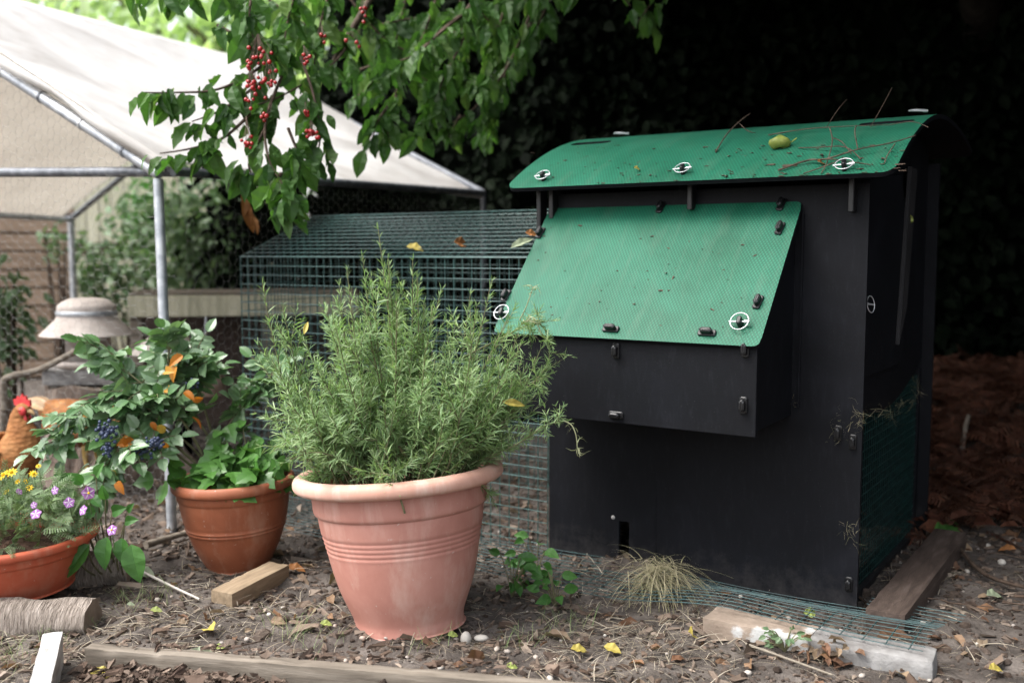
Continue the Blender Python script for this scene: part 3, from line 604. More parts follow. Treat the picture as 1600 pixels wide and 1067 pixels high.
def log(name, label, a, b, r, mat):
    a, b = np.array(a), np.array(b); n = 40; s = np.linspace(0, 1, n)[:, None]; path = a+(b-a)*s; B = []
    ang = np.linspace(0, 2*PI, 28, endpoint=False); d = (b-a)/np.linalg.norm(b-a); sx = np.cross(d, [0, 0, 1]); sx /= np.linalg.norm(sx); up = np.cross(sx, d); V = []
    for k in range(n):
        rr = r*(1+.13*fbm(np.cos(ang)*2+7, np.sin(ang)*2, np.full(28, k*.25), s=40, o=4)+.03*math.sin(k*.5))
        V.append(path[k]+rr[:, None]*(np.cos(ang)[:, None]*sx+np.sin(ang)[:, None]*up))
    V = np.concatenate(V); F = np.array([(k*28+j, k*28+(j+1) % 28, (k+1)*28+(j+1) % 28, (k+1)*28+j) for k in range(n-1) for j in range(28)])
    t_ = empty(name, tuple((a+b)/2*np.array([1, 1, 0])), label, 'log'); part('bark', [(V, F)], mat, t_, True)
    for e, rev in ((V[:28], 1), (V[-28:], 0)): part('cut_end', [(e, np.array([list(range(28))[::-1] if rev else list(range(28))]))], M_cutwood, t_)
    return t_
log('log', 'pale barked log under the orange terracotta bowl', (-1.75, 2.365, .018), (-1.03, 2.38, .022), .053, M_logbark)
log('log', 'grey log lying behind the orange bowl and leafy seedling', (-1.55, 2.62, .03), (-1.08, 2.74, .04), .055, M_logbark)
# ================================================================ pots
def smoothprof(pts, n=5):
    """Catmull-Rom through (r,z) points; a doubled point keeps a corner"""
    out = []
    P_ = [np.array(p, float) for p in pts]
    for i in range(len(P_)-1):
        p0 = P_[max(0, i-1)]; p1 = P_[i]; p2 = P_[i+1]; p3 = P_[min(len(P_)-1, i+2)]
        for k in range(n):
            t_ = k/n; out.append(tuple(.5*((2*p1)+(-p0+p2)*t_+(2*p0-5*p1+4*p2-p3)*t_*t_+(-p0+3*p1-3*p2+p3)*t_**3)))
    return out+[tuple(P_[-1])]
def pot(name, label, loc, rot, body, rim, inner, soil, mats):
    o = empty(name, loc, label, 'plant pot', rot=rot)
    link('body', lathe(body, 96), mats[0], o, True); link('rim', lathe(rim, 96), mats[1], o, True); link('inner_wall', lathe(inner, 64), mats[0], o, True)
    r, z = soil; a = np.linspace(0, 2*PI, 41)[:-1]; V = [np.array([[0, 0, z+.01]])]
    for q in np.linspace(.1, 1, 9): V.append(np.stack([r*q*np.cos(a), r*q*np.sin(a), z+.008*fbm(r*q*np.cos(a)*40, r*q*np.sin(a)*40, s=4)], 1))
    V = np.concatenate(V); F4 = np.array([(1+k*40+j, 1+(k+1)*40+j, 1+(k+1)*40+(j+1) % 40, 1+k*40+(j+1) % 40) for k in range(8) for j in range(40)])
    link('potting_soil', [(V, F4), (V[:41], np.array([(0, 1+j, 1+(j+1) % 40) for j in range(40)]))], M_psoil, o, True)
    return o
PX, PY = -.256, 2.432
b1 = smoothprof([(.02, .0), (.131, .0), (.136, .004), (.1365, .018), (.141, .036), (.1635, .088), (.179, .138), (.1895, .185)], 5)
for z in (.192, .203, .214, .225):                       # four fine scored lines
    r = .1895+(z-.185)*.24; b1 += [(r, z-.0035), (r-.0013, z-.0012), (r-.0013, z+.0012), (r, z+.0035)]
b1 += smoothprof([(.2015, .232), (.2045, .25), (.2065, .266), (.207, .272)], 3)+[(.2095, .2735), (.2145, .277), (.2165, .282)]+smoothprof([(.2175, .29), (.2185, .31), (.2195, .33)], 3)
r1 = smoothprof([(.2185, .331), (.243, .328), (.2585, .334), (.2625, .346), (.2585, .358), (.246, .3645), (.232, .3625), (.224, .354)], 5)
zs1 = lambda L, k: [(r, z*k) for r, z in L]
pot('terracotta_pot', 'large faded pink terracotta pot holding the rosemary', (PX, PY, -.008), (rad(-3.6), rad(-4.2), 0), zs1(b1, 1.085), zs1(r1, 1.085), zs1([(.224, .354), (.213, .30), (.203, .26)], 1.085), (.211, .325), (M_pot, M_potrim))
QX, QY = -.81, 2.885
b2 = smoothprof([(.02, 0), (.088, 0), (.092, .006), (.1, .02), (.121, .055), (.14, .10)], 5)
for z in (.104, .112): r = .14+(z-.1)*.3; b2 += [(r, z-.003), (r+.0018, z-.001), (r+.0018, z+.001), (r, z+.003)]
b2 += smoothprof([(.147, .122), (.155, .16), (.158, .182)], 4)+[(.1595, .184), (.1625, .187), (.163, .196), (.164, .203)]
r2 = smoothprof([(.163, .204), (.173, .206), (.177, .215), (.174, .226), (.166, .231), (.158, .226)], 5)
pot('terracotta_pot', 'brown terracotta pot with ivy and holly leaved shrub', (QX, QY, -.004), (rad(-1), rad(-2), .5), zs1(b2, 1.17), zs1(r2, 1.17), zs1([(.158, .226), (.152, .19), (.147, .16)], 1.17), (.151, .21), (M_pot2, M_pot2))
OX, OY, OZ = -1.335, 2.575, .036
b3 = smoothprof([(.02, 0), (.15, 0), (.158, .006), (.175, .035), (.19, .07), (.2, .096)], 5)+[(.2025, .098), (.2045, .1), (.205, .104)]+smoothprof([(.2085, .118), (.211, .125)], 3)
r3 = smoothprof([(.211, .125), (.226, .124), (.231, .132), (.229, .142), (.219, .146), (.207, .142)], 5)
pot('terracotta_bowl', 'bright orange terracotta bowl of flowers resting on a pale log', (OX, OY, OZ), (0, rad(-1.5), 0), b3, r3, [(.207, .142), (.203, .11), (.19, .09)], (.2, .11), (M_pot3, M_pot3))
# ================================================================ rosemary
def bez(a, b, c, n):
    t_ = np.linspace(0, 1, n)[:, None]; return (1-t_)**2*a+2*t_*(1-t_)*b+t_*t_*c
def needle_t():
    xs = [0, .35, .7, 1.]; ws = [.026, .044, .038, .008]; zs = [0, .035, .02, -.06]; V = []
    for x, w_, z in zip(xs, ws, zs): V += [(x, -w_, z), (x, w_, z)]
    return np.array(V), np.array([(2*k, 2*k+2, 2*k+3, 2*k+1) for k in range(3)])
NT = needle_t(); NV, ND, NN, NS = [], [], [], []
def needles(path, per_m, L, t0=.1, wild=.25):
    p = np.asarray(path); seg = np.linalg.norm(np.diff(p, axis=0), axis=1); cum = np.concatenate([[0], np.cumsum(seg)]); tot = cum[-1]
    n = max(4, int(per_m*tot*(1-t0))); s = np.sort(rng.uniform(t0, 1, n))*tot; s[-5:] = tot*.995
    pos = np.stack([np.interp(s, cum, p[:, k]) for k in range(3)], 1)
    tn = np.gradient(p, axis=0); tn = np.stack([np.interp(s, cum, tn[:, k]) for k in range(3)], 1); tn /= np.linalg.norm(tn, axis=1)[:, None]
    rd = rdir(n); rd -= tn*(rd*tn).sum(1)[:, None]; rd /= np.linalg.norm(rd, axis=1)[:, None]
    tipness = (s/tot)**6; ang = (1.05-.6*tipness)+rng.normal(0, wild, n)
    d = tn*np.cos(ang)[:, None]+rd*np.sin(ang)[:, None]
    NV.append(pos); ND.append(d); NN.append(tn-rd*.2+rng.normal(0, .25, (n, 3))); NS.append(L*rng.uniform(.6, 1.15, n)*(1-.45*tipness))
S3 = math.sin(rad(4.2)); pc = np.array([PX-.31*S3, PY+.025, .328])
tips = [(410, 442), (432, 500), (424, 560), (468, 520), (508, 478), (530, 445), (520, 530), (542, 420), (566, 398), (591, 357), (606, 402), (580, 440), (645, 405), (652, 432), (622, 450), (676, 478), (690, 452), (735, 458), (713, 500), (752, 505), (768, 438), (792, 500), (742, 540), (780, 545), (812, 515), (640, 520), (600, 500), (560, 500), (475, 580), (440, 620), (425, 655), (455, 660), (428, 705), (452, 718), (500, 620), (500, 560), (545, 560), (680, 560), (720, 590), (770, 600), (815, 560), (820, 610), (800, 640), (770, 660), (830, 655), (790, 700), (740, 700), (700, 640), (650, 600), (600, 580), (560, 620), (620, 660), (680, 690), (520, 680), (480, 700), (580, 690), (470, 725), (520, 722), (650, 722), (690, 728), (725, 725), (620, 715), (560, 722), (760, 715), (740, 735), (700, 722), (540, 712), (455, 690), (800, 600), (845, 545), (660, 655), (600, 640), (730, 655), (480, 722), (655, 712), (765, 700), (500, 712), (590, 715), (715, 715)]
stems = []
def shoot(path, r0, n_side, L_side, dens=330):
    stems.append((path, r0)); needles(path, dens, .035, .22)
    for k in range(n_side):
        t_ = rng.uniform(.3, .93); i = t_*(len(path)-1); p = path[int(i)]; tg = path[min(len(path)-1, int(i)+1)]-path[int(i)]; tg /= np.linalg.norm(tg)+1e-9
        d = tg*.8+rdir(1)[0]*.75+np.array([0, 0, .45]); d /= np.linalg.norm(d); L = L_side*rng.uniform(.5, 1.2)*(1.15-.6*t_)
        q = bez(p, p+d*L*.5+np.array([0, 0, -.004]), p+d*L+np.array([0, 0, L*.15]), 6); stems.append((q, .0012)); needles(q, dens*1.15, .032, .05)
for (u, v) in tips:
    for rep in range(2):
        if rep and rng.random() < .25: continue
        up_ = (745-v)/390.; Y_ = PY+rng.normal(-.01, .07)*(1 if rep == 0 else 1.8)+(-.12*(1-up_) if 600 < v < 690 else 0)
        uu, vv = (u, v) if rep == 0 else (u+rng.normal(0, 22)+(620-u)*.07, v+abs(rng.normal(0, 30))+18)
        tip = P(uu, vv, Y_); base = pc+np.array([np.clip((tip[0]-pc[0])*.35, -.12, .12)+rng.normal(0, .03), rng.normal(-.02, .06), 0])
        h = max(.06, tip[2]-base[2]); out = tip-base
        ctrl = base+np.array([out[0]*.55, out[1]*.55, out[2]*.35 if up_ > .25 else out[2]*.5+.10])+rng.normal(0, .02, 3)
        shoot(bez(base, ctrl, tip, 14), .0026, int(4+8*np.linalg.norm(out)*1.3), .12)
# two long arms reaching over the nest box
def arm(pts, r): 
    q = np.array([P(*p) for p in pts]); n = len(q); tt = np.linspace(0, n-1, n*5); return np.array(smoothprof3(q, 5))
def smoothprof3(P_, n):
    out = []
    for i in range(len(P_)-1):
        p0 = P_[max(0, i-1)]; p1 = P_[i]; p2 = P_[i+1]; p3 = P_[min(len(P_)-1, i+2)]
        for k in range(n):
            t_ = k/n; out.append(.5*((2*p1)+(-p0+p2)*t_+(2*p0-5*p1+4*p2-p3)*t_*t_+(-p0+3*p1-3*p2+p3)*t_**3))
    return out+[P_[-1]]
for pts in ([(700, 700, 2.42), (770, 640, 2.38), (825, 605, 2.36), (853, 573, 2.35), (858, 545, 2.35), (846, 520, 2.35)], [(690, 735, 2.4), (760, 715, 2.36), (815, 690, 2.33), (850, 666, 2.32), (885, 657, 2.32)], [(720, 560, 2.42), (770, 535, 2.4), (815, 512, 2.38), (840, 505, 2.37), (858, 522, 2.36)]):
    a_ = arm(pts, .0022); stems.append((a_, .0022)); needles(a_, 720, .026, .3, .4)
    for k in range(10):
        i = rng.integers(len(a_)//3, len(a_)-2); p = a_[i]; d = rdir(1)[0]+np.array([.4, 0, .3]); d /= np.linalg.norm(d); q = bez(p, p+d*.03, p+d*.055, 5); stems.append((q, .001)); needles(q, 560, .024, .0, .4)
ros = empty('rosemary_bush', (PX, PY, .29), 'tall spiky rosemary bush growing from the large pink pot', 'rosemary')
nv, ndd, nn, ns = (np.concatenate(a) for a in (NV, ND, NN, NS))
part('leaves', [place(NT[0], NT[1], nv, ndd, nn, ns)], M_rose, ros)
B = []
for pth, r0 in stems: B += tube(pth, np.linspace(r0, r0*.35, len(pth)), 4, False)
for k in range(16):
    a = rng.uniform(0, 2*PI); q = pc+np.array([math.cos(a)*.05, math.sin(a)*.05, -.02]); B += tube(bez(q, q+np.array([rng.normal(0, .02), rng.normal(0, .02), .07]), q+np.array([rng.normal(0, .06), rng.normal(0, .05), .16]), 7), np.linspace(.006, .0035, 7), 6, False)
part('stems', B, M_rosestem, ros, True)
for pts in ([(880, 657, 2.32), (893, 664, 2.315), (900, 680, 2.31), (902, 700, 2.31)], [(812, 500, 2.37), (822, 480, 2.36), (832, 452, 2.355)], [(846, 522, 2.35), (838, 505, 2.35), (826, 498, 2.35)]):
    a_ = arm(pts, .002); n = 8; dd = rdir(n); dd[:, 2] = -abs(dd[:, 2])*.5+(.5 if pts[-1][1] < 470 else 0); k_ = a_[::2]; m_ = len(k_)
    pos = np.concatenate([np.repeat(a_[-1:], n, 0)+rng.normal(0, .003, (n, 3)), k_]); dd = np.concatenate([dd, rdir(m_)*.8+np.array([.2, 0, -.2])])
    tag(part('wilted_tip', tube(a_, np.linspace(.0016, .0012, len(a_)), 5, False)+[place(NT[0]*np.array([1, 1.0, 6]), NT[1], pos, dd, rdir(n+m_), rng.uniform(.018, .034, n+m_))], M_rosepale, ros), 'pale curled tip of a rosemary stem')
# ================================================================ holly-leaved shrub and ivy in the brown pot
def fan(prof, fold=.2, curl=.2):
    """flat leaf outline from (x, halfwidth) pairs"""
    V = []; n = len(prof)
    for x, w_ in prof: V += [(x, -w_, fold*w_-curl*x*x), (x, 0, -curl*x*x), (x, w_, fold*w_-curl*x*x)]
    F = []
    for k in range(n-1): a = 3*k; F += [(a, a+3, a+4, a+1), (a+1, a+4, a+5, a+2)]
    return np.array(V), np.array(F)
HOL = fan([(0, .005), (.06, .16), (.14, .21), (.2, .30), (.27, .25), (.36, .33), (.44, .28), (.54, .32), (.62, .25), (.72, .26), (.8, .16), (.9, .1), (1, .003)], .28, .22)
IVY = fan([(0, .1), (.08, .36), (.2, .48), (.32, .56), (.4, .34), (.5, .28), (.62, .33), (.72, .24), (.86, .12), (1, .004)], .12, .25)
OVAL = leaf_t(1, .62, 6, .22, .3, .42, .05)
mah = empty('holly_shrub', (QX, QY, .17), 'glossy holly leaved shrub with orange leaves and blue berries', 'shrub')
mstem = [[(345, 745, 2.95), (330, 690, 2.95), (290, 630, 2.93), (264, 575, 2.92), (266, 540, 2.92)], [(340, 745, 2.93), (290, 690, 2.88), (220, 650, 2.85), (150, 660, 2.83), (85, 690, 2.82)], [(345, 745, 2.97), (345, 690, 3.0), (375, 640, 3.0), (410, 605, 3.0), (428, 580, 3.0)], [(335, 745, 2.9), (280, 650, 2.86), (210, 590, 2.84), (160, 550, 2.84)], [(320, 745, 2.9), (260, 700, 2.82), (200, 690, 2.78), (160, 740, 2.76)], [(350, 745, 3.0), (320, 640, 2.98), (302, 590, 2.97), (303, 560, 2.97)], [(330, 745, 2.88), (270, 690, 2.85), (235, 640, 2.84), (190, 610, 2.82), (110, 650, 2.8)]]
B = []; LP_, LD_, LN_, LS_ = [], [], [], []
def frond(p, d, L, np_):
    d = d/np.linalg.norm(d); e = p+d*L+np.array([0, 0, -L*.18]); pth = bez(p, p+d*L*.5+np.array([0, 0, L*.08]), e, 6); B.extend(tube(pth, np.linspace(.0016, .0009, 6), 4, False))
    up = np.array([0, -.35, 1.])+rng.normal(0, .3, 3); s = np.cross(d, up); s /= np.linalg.norm(s); up = np.cross(s, d)
    for k in range(np_):
        t_ = .22+.7*k/np_; q = pth[0]*(1-t_)+pth[-1]*t_+np.array([0, 0, L*.06*(1-abs(2*t_-1))])
        for sg in (-1, 1): LP_.append(q); LD_.append(d*.45+s*sg+np.array([0, 0, -.15])+rng.normal(0, .12, 3)); LN_.append(up+s*sg*-.25+rng.normal(0, .15, 3)); LS_.append(rng.uniform(.034, .056))
    LP_.append(pth[-1]); LD_.append(d+np.array([0, 0, -.2])); LN_.append(up); LS_.append(.048)
for st in mstem:
    q = np.array(smoothprof3(np.array([P(*p) for p in st]), 6)); B += tube(q, np.linspace(.0045, .002, len(q)), 6, False)
    for i in np.linspace(len(q)*.38, len(q)-1, 11).astype(int):
        tg = q[min(i+1, len(q)-1)]-q[max(0, i-1)]; tg /= np.linalg.norm(tg)
        for r_ in range(2):
            frond(q[i], tg*(.5 if i < len(q)-2 else 1.2)+rdir(1)[0]*np.array([1, .8, .6])+np.array([0, -.15, .15]), rng.uniform(.055, .11), rng.integers(2, 5))
LP_, LD_, LN_, LS_ = map(np.array, (LP_, LD_, LN_, LS_))
part('stems', B, M_rosestem, mah, True); part('leaves', [place(HOL[0], HOL[1], LP_, LD_, LN_, LS_)], M_maho, mah)
OL = [(265, 612, 2.8), (288, 612, 2.8), (300, 622, 2.8), (258, 580, 2.82), (275, 572, 2.84), (135, 645, 2.76), (195, 680, 2.74), (180, 735, 2.72), (183, 752, 2.72), (245, 665, 2.76), (255, 690, 2.76), (235, 660, 2.78), (285, 555, 2.85), (300, 652, 2.83), (210, 690, 2.75), (225, 700, 2.76)]
pp = np.array([P(*p) for p in OL]); n = len(pp); dd = rng.normal(0, .6, (n, 3))+np.array([.2, -.2, -.5])
tag(part('orange_leaves', [place(HOL[0]*np.array([1, .9, 1.8]), HOL[1], pp, dd, np.array([0, -1, .5])+rng.normal(0, .4, (n, 3)), rng.uniform(.03, .055, n))], M_mahoorange, mah), 'orange autumn leaves scattered through the shrub')
for (u, v, Y_, n, sp) in ((166, 672, 2.72, 46, .022), (168, 700, 2.72, 26, .016), (243, 692, 2.74, 34, .02), (222, 705, 2.74, 22, .018), (300, 600, 2.86, 14, .016)):
    c_ = P(u, v, Y_); B = []
    for k in range(n): B += sphere(c_+rng.normal(0, sp*.55, 3), .0052*rng.uniform(.8, 1.2), 8, 5)
    part('berry_cluster', B, M_blue, mah, True)
ivy = empty('ivy_plant', (QX+.02, QY-.06, .17), 'green ivy trailing inside the brown terracotta pot', 'ivy')
n = 150; a = rng.uniform(0, 2*PI, n); r = np.sqrt(rng.random(n))*.125; h = .055+rng.random(n)*.15*(1-r/.22)
pp = np.stack([QX+.02+r*np.cos(a), QY-.02+r*np.sin(a), .185+h], 1)
ex_ = np.array([P(*p) for p in ((340, 680, 2.9), (360, 690, 2.88), (345, 705, 2.87), (395, 700, 2.9), (400, 720, 2.88), (300, 740, 2.8), (320, 745, 2.8), (285, 748, 2.78), (350, 740, 2.82), (375, 735, 2.84), (405, 725, 2.9), (330, 715, 2.85), (355, 665, 2.9), (380, 670, 2.92), (420, 690, 2.95), (240, 750, 2.75), (268, 750, 2.75), (265, 740, 2.78))])
pp = np.concatenate([pp, ex_, ex_+rng.normal(0, .02, ex_.shape)]); n = len(pp)
dd = np.stack([np.cos(rng.uniform(0, 2*PI, n)), np.sin(rng.uniform(0, 2*PI, n)), rng.uniform(-.7, .1, n)], 1)
part('leaves', [place(IVY[0], IVY[1], pp, dd, np.array([0, -.6, .8])+rng.normal(0, .35, (n, 3)), rng.uniform(.04, .07, n))], M_ivy, ivy)
B = []
for k in range(26):
    q = pp[rng.integers(len(pp))]; b_ = np.array([QX+rng.normal(0, .05), QY+rng.normal(0, .05), .18]); B += tube(bez(b_, (b_+q)/2+np.array([0, 0, .05]), q, 7), .0015, 4, False)
part('stems', B, M_rosestem, ivy)
# ================================================================ flowers in the orange bowl
oc = np.array([OX, OY, OZ+.12])
bed = empty('silver_bedding_plant', tuple(oc), 'silvery feathery bedding plant filling the orange bowl', 'bedding plant')
n = 520; a = rng.uniform(0, 2*PI, n); r = np.sqrt(rng.random(n))*.2; top_ = .15*(1-(r/.27)**2)
bp = np.stack([OX+r*np.cos(a), OY+r*np.sin(a), OZ+.145+rng.random(n)*top_], 1); bd = np.stack([np.cos(a)*.7, np.sin(a)*.7, rng.uniform(-.1, 1.2, n)], 1)+rng.normal(0, .35, (n, 3))
FEA = frond_t(); part('leaves', [place(FEA[0]*np.array([1, 1.1, 1]), FEA[1], bp, bd, np.array([0, -.3, 1])+rng.normal(0, .4, (n, 3)), rng.uniform(.03, .065, n))], M_grey, bed)
n2 = 420; k_ = rng.integers(0, n, n2); part('small_leaves', [place(OVAL[0], OVAL[1], bp[k_]+rng.normal(0, .012, (n2, 3)), bd[k_]+rng.normal(0, .4, (n2, 3)), np.array([0, -.4, 1])+rng.normal(0, .4, (n2, 3)), rng.uniform(.014, .03, n2))], M_grey, bed)
def flower(c, nrm, R, npet, mat, par, eye=None, stripe=None, name='flower'):
    nrm = np.array(nrm, float); nrm /= np.linalg.norm(nrm); s = np.cross(nrm, [.1, .2, 1]); s /= np.linalg.norm(s); q = np.cross(nrm, s)
    ang = np.linspace(0, 2*PI, npet, endpoint=False); d = np.cos(ang)[:, None]*s+np.sin(ang)[:, None]*q+nrm*.12
    L = leaf_t(1, .95 if npet < 8 else .34, 5, .08, .12, .62, .1); B = mt([place(L[0], L[1], np.repeat([c], npet, 0), d, np.repeat([nrm], npet, 0), R)], 0); mats = [mat]
    if stripe: 
        L2 = leaf_t(.93, .16, 3, .02, .12, .55); B += mt([place(L2[0], L2[1], np.repeat([c], npet, 0)+nrm*.0012, d, np.repeat([nrm], npet, 0), R)], 1); mats.append(stripe)
    if eye: B += mt(sphere(c+nrm*.003, R*.18 if npet < 8 else R*.3, 8, 5), len(mats)); mats.append(eye)
    return part(name, B, mats, par)
pet = empty('petunia_plant', tuple(oc+np.array([.13, -.1, 0])), 'purple petunias with white stars at the orange bowl edge', 'petunia')
B = []
for u, v, Y_, R, w_ in ((138, 770, 2.42, .024, 1), (130, 797, 2.4, .019, 0), (175, 828, 2.42, .02, 1), (86, 766, 2.5, .016, 0), (108, 785, 2.46, .02, 0), (56, 803, 2.4, .02, 0), (53, 789, 2.42, .013, 0), (30, 768, 2.5, .013, 0)):
    c_ = P(u, v, Y_); flower(c_, (rng.normal(0, .5), -1, .45+rng.normal(0, .3)), R*.72, 5, M_purple, pet, M_yellow if w_ else None, M_whitep)
    part('stem', tube(bez(c_, c_+np.array([-.01, .03, -.03]), c_+np.array([-.02, .06, -.07]), 6), .0012, 4, False), M_grey, pet)
dai = empty('yellow_daisy_plant', tuple(oc+np.array([-.02, .02, 0])), 'small yellow daisies on thin stalks above the orange bowl', 'daisy')
B = []
for u, v, R in ((6, 742, .018), (18, 738, .016), (45, 762, .012), (52, 740, .012), (40, 752, .009), (10, 768, .01), (60, 728, .008), (28, 752, .009)):
    c_ = P(u, v, 2.58); flower(c_, (rng.normal(0, .5), -.6, .8), R, 9, M_yellow, dai, M_yellow); part('stem', tube(bez(c_, c_+np.array([0, .01, -.04]), np.array([c_[0]+.01, 2.6, OZ+.15]), 6), .001, 4, False), M_grey, dai)
sd2 = empty('leafy_seedling', tuple(G(190, 905)), 'broad leaved seedling with bare stems right of the orange bowl', 'seedling')
B = []; pp, dd, ss = [], [], []
for (u, v, Y_, s_, dx, dz) in ((205, 850, 2.56, .1, .25, -.8), (168, 838, 2.56, .085, -.1, -.8), (190, 840, 2.6, .07, .1, -.6), (150, 800, 2.62, .06, -.4, .1), (175, 800, 2.62, .055, .4, .2), (195, 815, 2.62, .045, .5, .2), (140, 850, 2.55, .1, -.6, -.7), (120, 862, 2.56, .08, -.5, -.5), (200, 800, 2.64, .035, .3, .5), (165, 780, 2.64, .045, 0, .5), (130, 755, 2.66, .05, -.3, .4), (150, 745, 2.66, .05, .3, .6), (120, 770, 2.66, .05, -.6, 0), (140, 775, 2.66, .05, .5, -.2), (110, 750, 2.68, .045, -.4, .3)):
    p = P(u, v, Y_); pp.append(p); dd.append((dx, -.35, dz)); ss.append(s_); b_ = G(185+(u-170)*.35, 905); B += tube(bez(b_, np.array([(b_[0]+p[0])/2, p[1], p[2]*.6]), p, 8), np.linspace(.003, .0015, 8), 5, False)
part('leaves', [place(OVAL[0], OVAL[1], pp, dd, np.array([0, -1, .5])+rng.normal(0, .2, (len(pp), 3)), ss)], M_mid, sd2); part('stems', B, M_rosestem, sd2)
# weeds, tufts by the coop
def weed(name, label, u, v, n, s0, h, mat, sp, cat='weed'):
    b_ = G(u, v); b_[2] = gh(b_[0], b_[1]); w_ = empty(name, tuple(b_), label, cat); pp, dd, B = [], [], []
    for k in range(n):
        a = rng.uniform(0, 2*PI); q = b_+np.array([math.cos(a)*rng.uniform(.2, 1)*sp, math.sin(a)*rng.uniform(.2, 1)*sp*.7, h*rng.uniform(.25, 1)]); pp.append(q); dd.append((math.cos(a), math.sin(a)-.3, rng.uniform(-.6, .3))); B += tube(bez(b_, (b_+q)/2+np.array([0, 0, h*.2]), q, 6), .0013, 4, False)
    part('leaves', [place(OVAL[0], OVAL[1], pp, dd, np.array([0, -.8, .8])+rng.normal(0, .3, (n, 3)), rng.uniform(.7, 1.2, n)*s0)], mat, w_); part('stems', B, M_rosestem, w_); return w_
weed('weed', 'dark leafy weed just right of the large pink pot', 800, 930, 15, .045, .12, M_mid, .06)
weed('weed', 'round leaved weed growing beside the wire skirt', 868, 945, 13, .04, .09, M_mid, .06)
weed('weed', 'tall thin leaved weed against the coop corner', 838, 905, 12, .042, .13, M_mid, .06)
weed('weed', 'small ferny weed in front of the buff block', 1226, 1025, 22, .018, .055, M_shrub, .045)
weed('weed', 'bright green weed on the ground right of the timber beam', 1478, 842, 6, .06, .05, M_mid, .05)
tg_ = empty('dry_grass_tuft', tuple(C(.42, -.2, .03)), 'mound of dry grey grass heaped on the wire skirt', 'dry grass')
n = 480; a = rng.uniform(0, 2*PI, n); b_ = C(.44, -.15, .03)+np.stack([rng.normal(0, .03, n), rng.normal(0, .022, n), rng.uniform(0, .065, n)], 1)
d = np.stack([np.cos(a), np.sin(a), rng.uniform(-.1, .6, n)], 1)+rng.normal(0, .25, (n, 3)); T = ribbon_t(6, .011, 0.); T[0][:, 2] -= .8*T[0][:, 0]**2
part('blades', [place(T[0], T[1], b_, d, np.stack([-d[:, 0]*.3, -d[:, 1]*.3, np.ones(n)], 1), rng.uniform(.035, .115, n))], M_drygrass, tg_)
# ================================================================ poultry run with tarpaulin
A2 = np.array([-1.106, 3.33]); gd = np.array([-.901, .434]); sdv = np.array([.434, .901]); HW, LEN, EZ, RZ = 1.54, 2.2, 1.185, 2.02
def R_(t_, s, z): q = A2+gd*t_+sdv*s; return np.array([q[0], q[1], z])
rn = empty('poultry_run', tuple(R_(HW, LEN/2, 0)), 'tube framed poultry run of chicken wire under a dirty white tarpaulin', 'poultry run')
def bar(name, a, b, r, m, sag=0.): 
    a, b = np.array(a), np.array(b); s = np.linspace(0, 1, 9)[:, None]; q = a+(b-a)*s; q[:, 2] -= sag*4*(s*(1-s))[:, 0]; return part(name, tube(q, r, 10), m, rn, True)
foot = G(269, 826); topc = P(247, 280, 3.33)
bar('corner_post', foot+np.array([0, 0, -.05]), topc, .0165, M_galv)
bar('corner_post', R_(2*HW, 0, -.05), R_(2*HW, 0, EZ), .0165, M_galv); bar('corner_post', R_(2*HW, LEN, -.05), R_(2*HW, LEN, 1.14), .02, M_galv); bar('corner_post', R_(0, LEN, -.05), R_(0, LEN, EZ+.04), .016, M_galvdark)
bar('eave_rail', R_(-.01, -.03, EZ), R_(-.0, LEN, EZ+.05), .0165, M_galvdark, .0); bar('eave_rail', R_(2*HW, 0, EZ), R_(2*HW, LEN, 1.14), .018, M_galv)
bar('tie_bar', R_(0.02, .0, EZ+.002), R_(HW, 0, EZ+.05), .0175, M_galvdark); bar('tie_bar', R_(HW, 0, EZ+.05), R_(2*HW, 0, EZ), .0175, M_galvdark)
bar('rafter', R_(.05, -.03, EZ-.005), R_(HW, -.03, RZ-.055), .021, M_galv); bar('rafter', R_(2*HW, 0, EZ), R_(HW, 0, RZ-.02), .019, M_galv)
bar('rafter', R_(2*HW, LEN, 1.14), R_(HW, LEN, RZ-.03), .019, M_galvdark); bar('rafter', R_(0, LEN, EZ+.05), R_(HW, LEN, RZ-.03), .019, M_galvdark); bar('ridge_pole', R_(HW, 0, RZ-.02), R_(HW, LEN, RZ-.03), .019, M_galv)
# ties on the tubes
for k in range(7):
    s = .1+.13*k; p = R_(.05, -.03, EZ-.005)*(1-s)+R_(HW, -.03, RZ-.055)*s; d = np.array([*gd*.87, .48])
    part('cable_tie', tube([p-d*.004, p+d*.004], .0235, 10), M_clip if k % 2 else M_galvdark, rn)
q = R_(-.01, .13, EZ+.05); part('rail_cap', sphere(q, .018, 10, 7)+tube([q, q-np.array([0, 0, .06])], .021, 10), M_peg, rn, True)
